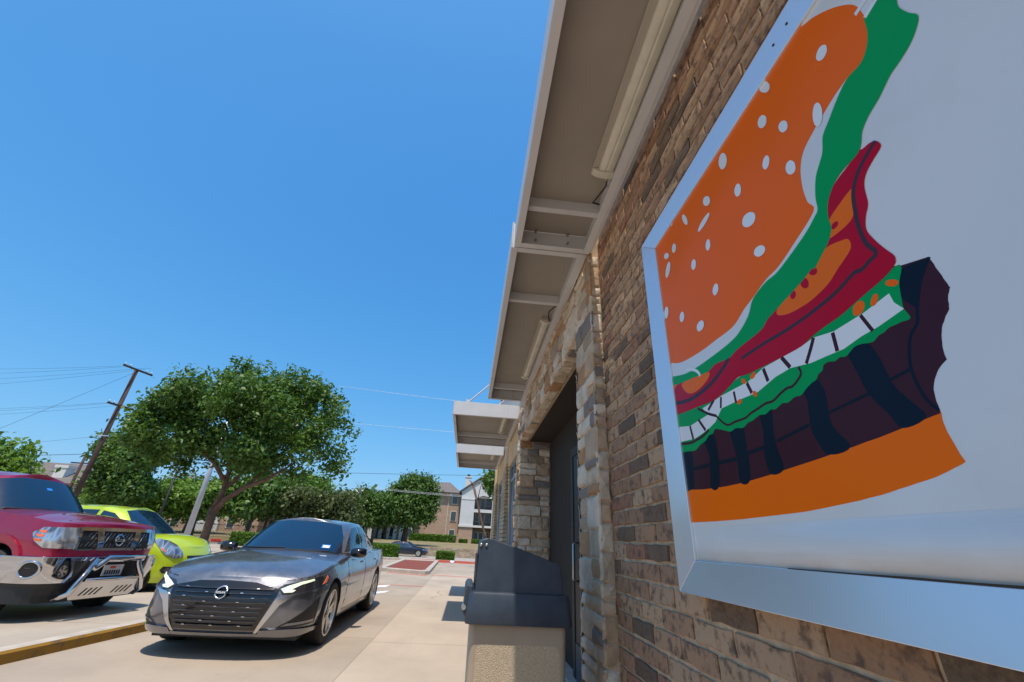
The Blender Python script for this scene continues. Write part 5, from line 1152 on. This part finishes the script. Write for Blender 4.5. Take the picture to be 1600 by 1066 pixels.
# bare young tree sticking out of the tree line
t=thing('bare_tree','nearly leafless grey sapling rising above the olive trees','tree',(-14.6,60,.3)); b=MB(); g=random.Random(3)
b.tube([(0,0,-.3),(0,0,4.5),(.1,0,7.0)],[.1,.07,.02],6)
for k in range(26):
    z=4.2+k*.1; a=g.uniform(0,6.28); l=g.uniform(.5,1.1); b.tube([(0,0,z),(l*.6*math.cos(a),l*.6*math.sin(a),z+.35),(l*math.cos(a),l*math.sin(a),z+.8)],[.03,.02,.008],4)
b.build('trunk','galv',t)
def hedge(label,x0,x1,y0,y1,z0,z1,n,size,seed):
    t=thing('clipped_hedge',label,'hedge',((x0+x1)/2,(y0+y1)/2,z0)); hx,hy,hz=(x1-x0)/2,(y1-y0)/2,(z1-z0)
    b=MB(); b.box(-hx*.88,hx*.88,-hy*.85,hy*.85,0,hz*.9); b.build('woody_core','alcove',t)
    g=np.random.default_rng(seed); f=g.integers(0,5,n); c=np.stack([g.uniform(-hx,hx,n),g.uniform(-hy,hy,n),g.uniform(.02,hz,n)],1)
    j=g.normal(size=n)*.025*(hz+.3)
    c[f==0,2]=(hz+j)[f==0]; c[f==1,1]=(-hy+j)[f==1]; c[f==2,1]=(-hy+j)[f==2]; c[f==3,0]=(-hx+j)[f==3]; c[f==4,0]=(hx+j)[f==4]
    lob=[(0,0,0,1,1,1,1)]; o=leaves('foliage',lob,n,size,'leaf_hedge',t,seed); me=o.data; V=np.empty(len(me.vertices)*3,np.float32); me.vertices.foreach_get('co',V); V=V.reshape(-1,4,3); m_=len(V); V+= (c[:m_]-V.mean(1))[:,None,:]; me.vertices.foreach_set('co',V.ravel()); me.update(); return t
hedge('square-clipped hedge right of the sedan, hiding the back of the navy car',-5.75,-4.2,28.9,29.9,0,.78,7000,.045,61)
hedge('small cube-clipped hedge standing alone behind the mulch island',-1.72,-.68,28.9,29.7,0,.57,5000,.04,62)
hedge('low olive hedge left of the sedan mirror, behind the big tree',-18.6,-16.6,38.2,39.2,0,.95,3500,.06,63)
hedge('long low hedge against the brick apartment block',-9.5,-1.9,78.5,80,.75,1.95,5000,.12,64)
hedge('short low shrub row below the white balconies',-1.2,.2,79.6,80.4,.8,1.5,1200,.1,65)
hedge('rounded low shrub beside the ground-floor patio of the white apartments',1.0,3.2,79.6,80.6,.8,1.55,1400,.1,66)
# dead fallen leaves and grit on the paving are part of its texture; loose bits near the camera
# ---------------------------------------------------------------- poles and cables
def cable(label,p0,p1,sag,r,group,mat='cable',n=14,name='overhead_cable'):
    b=MB(); p0=Vector(p0);p1=Vector(p1); b.tube([tuple((p1-p0)*(k/n)-Vector((0,0,sag*4*(k/n)*(1-k/n)))) for k in range(n+1)],r,5,cap=False); o=b.build(name,mat,None,True,loc=p0); tag(o,label,'cable',group); return o
ARM=72
t=thing('utility_pole','tall brown wooden utility pole with two crossarms, left of the big tree','utility pole',(-28.65,35,0))
b=MB(); b.tube([(0,0,-.5),(0,0,12.75)],[.20,.14],12); b.build('pole','pole_wood',t,True)
for z,w_,name in ((12.65,1.2,'crossarm'),(9.55,1.0,'crossarm')):
    b=MB(); b.box(-w_,w_,-.22,-.12,z-.07,z+.07); a_=b.build(name,'pole_wood',t); a_.rotation_euler=(0,0,R(ARM))
    for k in (-.9,-.55,.55,.9):
        b=MB(); b.tube([(k*w_,-.17,z+.07),(k*w_,-.17,z+.16),(k*w_,-.17,z+.24)],[.03,.05,.035],8); b.build('insulator','galv',a_,True)
b=MB(); b.tube([(0,0,7.1),(.0,-.3,7.15)],.05,6); b.box(-.5,.5,-.25,-.2,7.1,7.16); b.build('bracket','galv',t)
t=thing('utility_pole','short thin dark utility pole just left of the tall one','utility pole',(-50.2,60,0))
b=MB(); b.tube([(0,0,-.5),(0,0,9.2)],[.22,.15],10); b.build('pole','pole_wood',t,True)
b=MB(); b.box(-1.3,1.3,-.1,.1,7.7,7.85); b.build('crossarm','pole_wood',t)
t=thing('lamp_post','thick pale grey steel lamp post rising into the big tree','lamp post',(-14.33,25,0))
b=MB(); b.tube([(0,0,0),(0,0,7.6)],[.15,.10],14); b.build('post','galv',t,True)
b=MB(); b.box(-.22,.22,-.22,.22,0,.04).tube([(0,0,.04),(0,0,.3)],[.2,.16],14); b.build('base','galv',t)
b=MB(); b.tube([(0,0,7.5),(-.9,0,7.6)],.04,8).box(-1.5,-.85,-.15,.15,7.5,7.66); b.build('lamp_head','galv',t)
t=thing('utility_pole','thin dark green pole left of the pale lamp post','utility pole',(-25.6,40,0))
b=MB(); b.tube([(0,0,-.5),(0,0,5.75)],[.11,.08],8); b.build('pole','cable',t,True)
b=MB(); b.tube([(0,0,5.6),(.55,0,5.7)],.035,6); b.build('arm','cable',t)
GA='power lines left of the tall utility pole'
px,py=-28.65,34.8
for k,(dx,dz,ex,ez,lb) in enumerate(((-1.2,12.85,-75,14.6,'topmost'),(-.75,12.85,-75,13.2,'second highest'),(.75,12.85,-75,11.9,'third highest'),(1.2,12.85,-75,10.4,'fourth highest'),(-.9,9.7,-75,9.6,'fifth highest'),(-.5,9.7,-75,9.0,'sixth highest'),(.9,9.7,-75,8.3,'seventh highest'),(0,7.1,-75,5.0,'lowest'))):
    cable('%s thin power line running left from the tall utility pole'%lb,(px+dx,py,dz),(ex,46,ez),.8,.008,GA)
cable('slanting guy wire dropping left from the top of the tall wooden pole',(px,py,12.3),(-38,34,5.0),.0,.010,None)
cable('thin dark cable between the short dark pole and the left tree',(-50.2,59.8,8.9),(-95,72,9.2),.6,.03,None)
GB='cables crossing the sky to the right'
cable('lone dark cable crossing behind the big oak and the chimney',(-22.0,45,6.5),(14,45,8.2),.12,.018,GB)
cable('upper white cable ending behind the awnings',(-9,26,9.75),(6,26,9.1),.05,.009,GB,'galv')
cable('lower white cable ending behind the awnings',(-12,26,7.5),(6,26,7.3),.05,.009,GB,'galv')
for k in range(3): cable(('top','middle','bottom')[k]+' strand of the grey cable bundle crossing the big oak',(-10.8,50,6.1-.08*k),(8,50,5.9-.08*k),.12,.009,GB,'galv')
b=MB(); g=random.Random(4)
for k in range(7):
    for j in range(8):
        a=2*math.pi*j/8; e=math.pi*k/6; r_=.11*(.75+.5*g.random()); b.v.append((r_*math.sin(e)*math.cos(a)*1.3,r_*math.sin(e)*math.sin(a),.07+.07*math.cos(e)*(.7+.6*g.random())))
for k in range(6):
    for j in range(8): b.f.append((k*8+j,k*8+(j+1)%8,(k+1)*8+(j+1)%8,(k+1)*8+j)); b.m.append(0)
o=b.build('paper_scrap','sticker_white',None,loc=(-.72,28.2,0)); tag(o,'scrap of crumpled white litter at the kerb beside the small cube-clipped hedge','paper scrap')  # crumpled scrap of white litter, not a cup
# ---------------------------------------------------------------- retaining wall
M['wallstone']=islandmat('wall_stone',[(.42,.33,.22),(.50,.40,.28),(.36,.28,.19),(.46,.37,.27)],bs=8,bmp=.6,vs=2)
t=thing('retaining_wall','low tan stone retaining wall along the far side of the road','wall',(-5,56,-.55))
b=MB(); rng=random.Random(5)
for r_ in range(5):
    x=-22; 
    while x<22:
        w_=rng.uniform(.35,.8); z0=.0+r_*.19; b.box(x+.01,x+w_-.01,-.15-rng.uniform(0,.03),.25,z0+.005,z0+.185); x+=w_
b.build('stone_courses','wallstone',t); b=MB(); b.box(-22,22,-.10,.24,-.3,.93); b.build('wall_core','mortar',t)
# ---------------------------------------------------------------- apartment blocks
M['abrick']=plain('apartment_brick',(.40,.27,.19),.9,var=.22,vs=1.2)
def abrick():
    m,nt,p=newmat('apartment_brick'); v=coords(nt); mp=N(nt,'ShaderNodeMapping'); mp.inputs['Rotation'].default_value=(R(90),0,0); nt.links.new(v,mp.inputs[0])
    b=N(nt,'ShaderNodeTexBrick'); b.inputs['Scale'].default_value=1; b.inputs['Brick Width'].default_value=.42; b.inputs['Row Height'].default_value=.14; b.inputs['Mortar Size'].default_value=.008
    b.inputs['Color1'].default_value=(.44,.29,.20,1); b.inputs['Color2'].default_value=(.34,.22,.15,1); b.inputs['Mortar'].default_value=(.42,.33,.25,1); nt.links.new(mp.outputs[0],b.inputs['Vector'])
    nt.links.new(mix(nt,ramp(nt,noise(nt,v,.7,5),[(.4,0),(.7,.35)]),b.outputs[0],(.50,.38,.28)),p.inputs['Base Color']); p.inputs['Roughness'].default_value=.9; return m
M['abrick']=abrick()
M['roofing']=plain('roof_shingle',(.15,.13,.12),.95,var=.2,vs=2.5)
M['awhite']=plain('white_stucco',(.60,.60,.60),.85,var=.05,vs=1)
M['trimwhite']=plain('white_trim',(.66,.64,.60),.7)
M['porch']=plain('porch_wall_taupe',(.24,.20,.16),.9)
M['aglass']=plain('apartment_glass',(.06,.08,.09),.15,coat=.3)
t=thing('apartment_building','three-storey brick and white apartment block with grey hip roof and arched balcony','building',(-4,85,.85))
ox,oy,oz=-4,85,.85
def ab(b,name,mats,par=None,**k):
    b.v=[(x-ox,y-oy,z-oz) for x,y,z in b.v]; return b.build(name,mats,par or t,**k)
E_=9.55
b=MB(); b.box(-12,-1.2,86,98,.3,E_); ab(b,'brick_wing','abrick')
b=MB(); b.box(-12.05,-6.1,85.85,85.99,8.9,E_-.01).box(-3.9,-2.02,85.9,85.99,8.95,E_-.01); ab(b,'fascia_band','trimwhite')
# hip roof
b=MB(); i=0; b.v=[(-13,85.2,E_),(-1.6,85.2,E_),(-1.6,99,E_),(-13,99,E_),(-8.8,92,12.0),(-4.3,90.5,12.0)]; b.f=[(0,1,5,4),(1,2,5),(2,3,4,5),(3,0,4),(0,3,2,1)]; b.m=[0]*5; rf=ab(b,'hip_roof','roofing')
# white gabled front block: piers and floors around open balconies
gx0,gx1=-1.55,7.6; gy=83.9; ZB=(.6,3.95); 
def gable_z(x): return E_+.25+ (4.3)*(1-abs(x-3.02)/4.6)*.78
b=MB(); 
L_,R2=1.0,4.35   # balcony opening
b.box(gx0,L_,gy,gy+.5,3.95,9.6).box(R2,gx1,gy,gy+.5,3.95,9.6)
b.box(L_+.001,R2-.001,gy+.001,gy+.5,6.2,6.75)
b.prism([(gx0-.25,9.6),(gx1+.25,9.6),(3.02,13.15)],lambda a,c:(a,gy+.002,c),lambda a,c:(a,gy+.5,c))
ar=[(L_-.003,9.602),(L_-.003,8.55)]+[(L_+(R2-L_)*k/12,8.55+.62*math.sin(math.pi*k/12)) for k in range(0,13)]+[(R2+.003,8.55),(R2+.003,9.602)]
b.prism(ar,lambda a,c:(a,gy+.004,c),lambda a,c:(a,gy+.496,c)); ab(b,'white_front','awhite')
b=MB(); b.box(gx0,L_,gy+.05,gy+.5,.5,3.6); ab(b,'brick_base','abrick'); b=MB(); b.box(R2,gx1,gy+.05,gy+.5,.5,3.6); ab(b,'brick_base','abrick')
b=MB(); b.box(gx0-.12,gx1,gy-.12,gy+.52,3.6,3.949); b.box(gx0+.0,L_-.05,gy-.06,gy-.002,8.35,8.55); ab(b,'string_course','trimwhite')
b=MB(); b.box(gx0,gx1,gy+2.3,gy+2.5,.5,9.6).box(gx0,gx0+.2,gy+.5,gy+2.3,.5,9.6).box(gx0+.2,gx1,gy+.5,gy+2.3,6.3,6.45).box(gx0+.2,gx1,gy+.5,gy+2.3,3.65,3.8).box(gx0+.2,gx1,gy+.5,gy+2.3,9.3,9.45); ab(b,'porch_wall','porch')
b=MB()
for s_ in (1,-1):
    x0=3.02; xe=x0+s_*5.1
    b.prism([(x0,13.2),(xe,9.55),(xe,9.75),(x0,13.45)],lambda a,c:(a,gy-.35,c),lambda a,c:(a,gy+6,c))
ab(b,'gable_roof','roofing')
for z0 in (.75,3.98,6.78):
    for (x0,x1,nm) in ((1.35,2.0,'window'),(3.3,4.1,'window')):
        b=MB(); b.box(x0-.08,x1+.08,gy+2.24,gy+2.295,z0+.7,z0+2.2); wv=ab(b,nm,'trimwhite'); b=MB(); b.box(x0,x1,gy+2.2,gy+2.238,z0+.8,z0+2.1); ab(b,'pane','aglass',wv)
    b=MB(); b.box(2.2,3.1,gy+2.23,gy+2.295,z0,z0+2.15); dv=ab(b,'door','trimwhite'); b=MB(); b.box(2.3,3.0,gy+2.2,gy+2.228,z0+.2,z0+2.05); ab(b,'pane','aglass',dv)
for z0 in (3.96,6.76):
    b=MB(); b.box(L_,R2,gy+.12,gy+.16,z0+1.0,z0+1.05).box(L_,R2,gy+.12,gy+.16,z0+.1,z0+.14)
    x=L_+.06
    while x<R2: b.box(x,x+.025,gy+.13,gy+.15,z0+.14,z0+1.0); x+=.13
    ab(b,'balcony_railing','black')
b=MB(); b.box(5.3,5.7,gy-.03,gy-.003,4.3,6.2); ab(b,'window','aglass'); b=MB(); b.box(5.3,5.7,gy-.03,gy-.003,7.2,8.8); ab(b,'window','aglass'); b=MB(); b.prism([(4.9,1.8),(5.7,1.8),(5.7,2.2),(5.5,2.5),(5.1,2.5),(4.9,2.2)],lambda a,c:(a,gy+.0,c),lambda a,c:(a,gy+.048,c)); ab(b,'window','aglass')
for (x0,x1,z0,z1) in ((-3.3,-2.35,7.6,9.2),(-3.3,-2.35,4.6,6.2),(-3.3,-2.35,1.4,3.0),(-8.6,-6.3,7.4,9.2)):
    b=MB(); b.box(x0-.09,x1+.09,85.9,85.995,z0-.12,z1+.08); wv=ab(b,'window','trimwhite'); b=MB(); b.box(x0,x1,85.86,85.898,z0,z1); ab(b,'pane','aglass' if x0>-5 else 'porch',wv)
b=MB(); b.tube([(-4.0,85.93,.8),(-4.0,85.93,9.0)],.06,6); ab(b,'downpipe','trimwhite')
b=MB(); b.box(-1.15,-.05,88,89.2,9.5,12.9).box(-1.25,.05,87.9,89.3,12.9,13.15); ch=ab(b,'chimney','trimwhite'); b=MB(); b.tube([(-.6,88.6,13.15),(-.6,88.6,13.55)],[.3,.32],8); ab(b,'chimney_cap','darkmetal',ch)
def block_far(label,x0,x1,y,z0,h,rise,mats,nw,over=.6,chim=None,wm='trimwhite',floors=2):
    t=thing('apartment_building',label,'building',((x0+x1)/2,y,z0)); cx=(x0+x1)/2; hw=(x1-x0)/2
    b=MB(); b.box(-hw,hw,0,11,-.6,h); b.build('wall',mats[0],t)
    b=MB(); b.box(-hw*.25,hw*.3,-.35,-.003,-.6,h-.02); b.build('wall',mats[1],t)
    b=MB(); b.v=[(-hw-over,-over-.3,h),(hw+over,-over-.3,h),(hw+over,11+over,h),(-hw-over,11+over,h),(-hw+3,5.5,h+rise),(hw-3,5.5,h+rise)]; b.f=[(0,1,5,4),(1,2,5),(2,3,4,5),(3,0,4),(0,3,2,1)]; b.m=[0]*5; rf=b.build('roof','roofing',t)
    for k in range(nw):
        x=-hw+(k+.5)*2*hw/nw; yy=-.35 if -hw*.25<x<hw*.3 else 0
        for f in range(floors):
            z=.8+f*2.9
            if z+1.5>h: continue
            b=MB(); b.box(x-.6,x+.6,yy-.06,yy-.003,z-.1,z+1.5); wv=b.build('window',wm,t); b=MB(); b.box(x-.5,x+.5,yy-.09,yy-.061,z,z+1.4); b.build('pane','aglass',wv)
    if chim is not None:
        b=MB(); b.box(chim-.8,chim+.8,.6,2.2,h-.1,h+rise-1.2).box(chim-1.0,chim+1.0,.5,2.3,h+rise-1.2,h+rise-.8); b.build('chimney','trimwhite',rf)
    return t
block_far('far grey-roofed house with a white chimney, above the pickup truck roof',-76,-53,72,.4,5.6,3.5,('stucco','abrick'),8,chim=1.2)
block_far('tan and white apartments behind the lime hatchback and the lamp post',-49,-32.5,74,.5,5.6,2.2,('abrick','awhite'),6)
block_far('pale apartments half hidden behind the tree trunks left of the sedan',-33.5,-15.8,78,.5,4.6,1.6,('awhite','greystucco'),7)
block_far('grey-roofed white-columned apartments between the sedan and the big oak',-17.2,-9.6,82,.6,4.7,2.3,('porch','awhite'),5)
for k,x in enumerate((-14.9,-13.6,-12.4,-11.4)):
    b=MB(); b.box(-.28,.28,-.2,.2,-.2,3.9); o=b.build('porch_column','trimwhite',None,loc=(x,80.4,.8)); tag(o,('leftmost','second from the left','third from the left','rightmost')[k]+' of the four pale columns seen right of the sedan roof','column','pale columns of the far apartments')
# iron fence behind the trees, low red flower planters, parked white cars
t=thing('iron_fence','low black iron railing under the trees left of the sedan','fence',(-24,56.8,.35)); b=MB()
b.box(-12,12,-.02,.02,1.15,1.2).box(-12,12,-.02,.02,.15,.2); b.build('rails','black',t); b=MB()
x=-12
while x<12: b.box(x,x+.03,-.012,.012,0,1.35); x+=.16
b.build('bars','black',t)
M['flower']=plain('red_flowers',(.55,.07,.05),.8,var=.4,vs=8,bmp=.8,bs=12,bd=.05)
for k,(x0,x1) in enumerate(((-25.3,-23.2),(-22.7,-21.9),(-19.2,-17.9))):
    t=thing('flower_bed',('longest low red flower bed, left of the clipped olive hedge','short red flower bed right beside the longest one','red flower bed just above the sedan mirror')[k],'flower bed',((x0+x1)/2,43.5,-.5)); b=MB(); w_=(x1-x0)/2
    b.box(-w_,w_,-.4,.4,0,.55); b.build('soil_box','kerbc',t); leaves('flowers',[(dx*w_/3,0,.62,w_/3,.4,.18,1) for dx in (-2,-1,0,1,2)],900,.06,'flower',t,k+70)
first=None
for k,(x,lab) in enumerate(((-26.8,'leftmost of the white cars parked beneath the far trees'),(-24.5,'second from the left of the white cars beneath the far trees'),(-22.2,'third from the left of the white cars beneath the far trees'),(-20.1,'rightmost of the white cars parked beneath the far trees'))):
    if first is None: first=sedan(lab,'white_paint',False,(x,68,.45),0,'white cars parked under the far trees'); c=first
    else:
        c=copy_tree(first); c.location=(x,68,.45); c['label']=lab
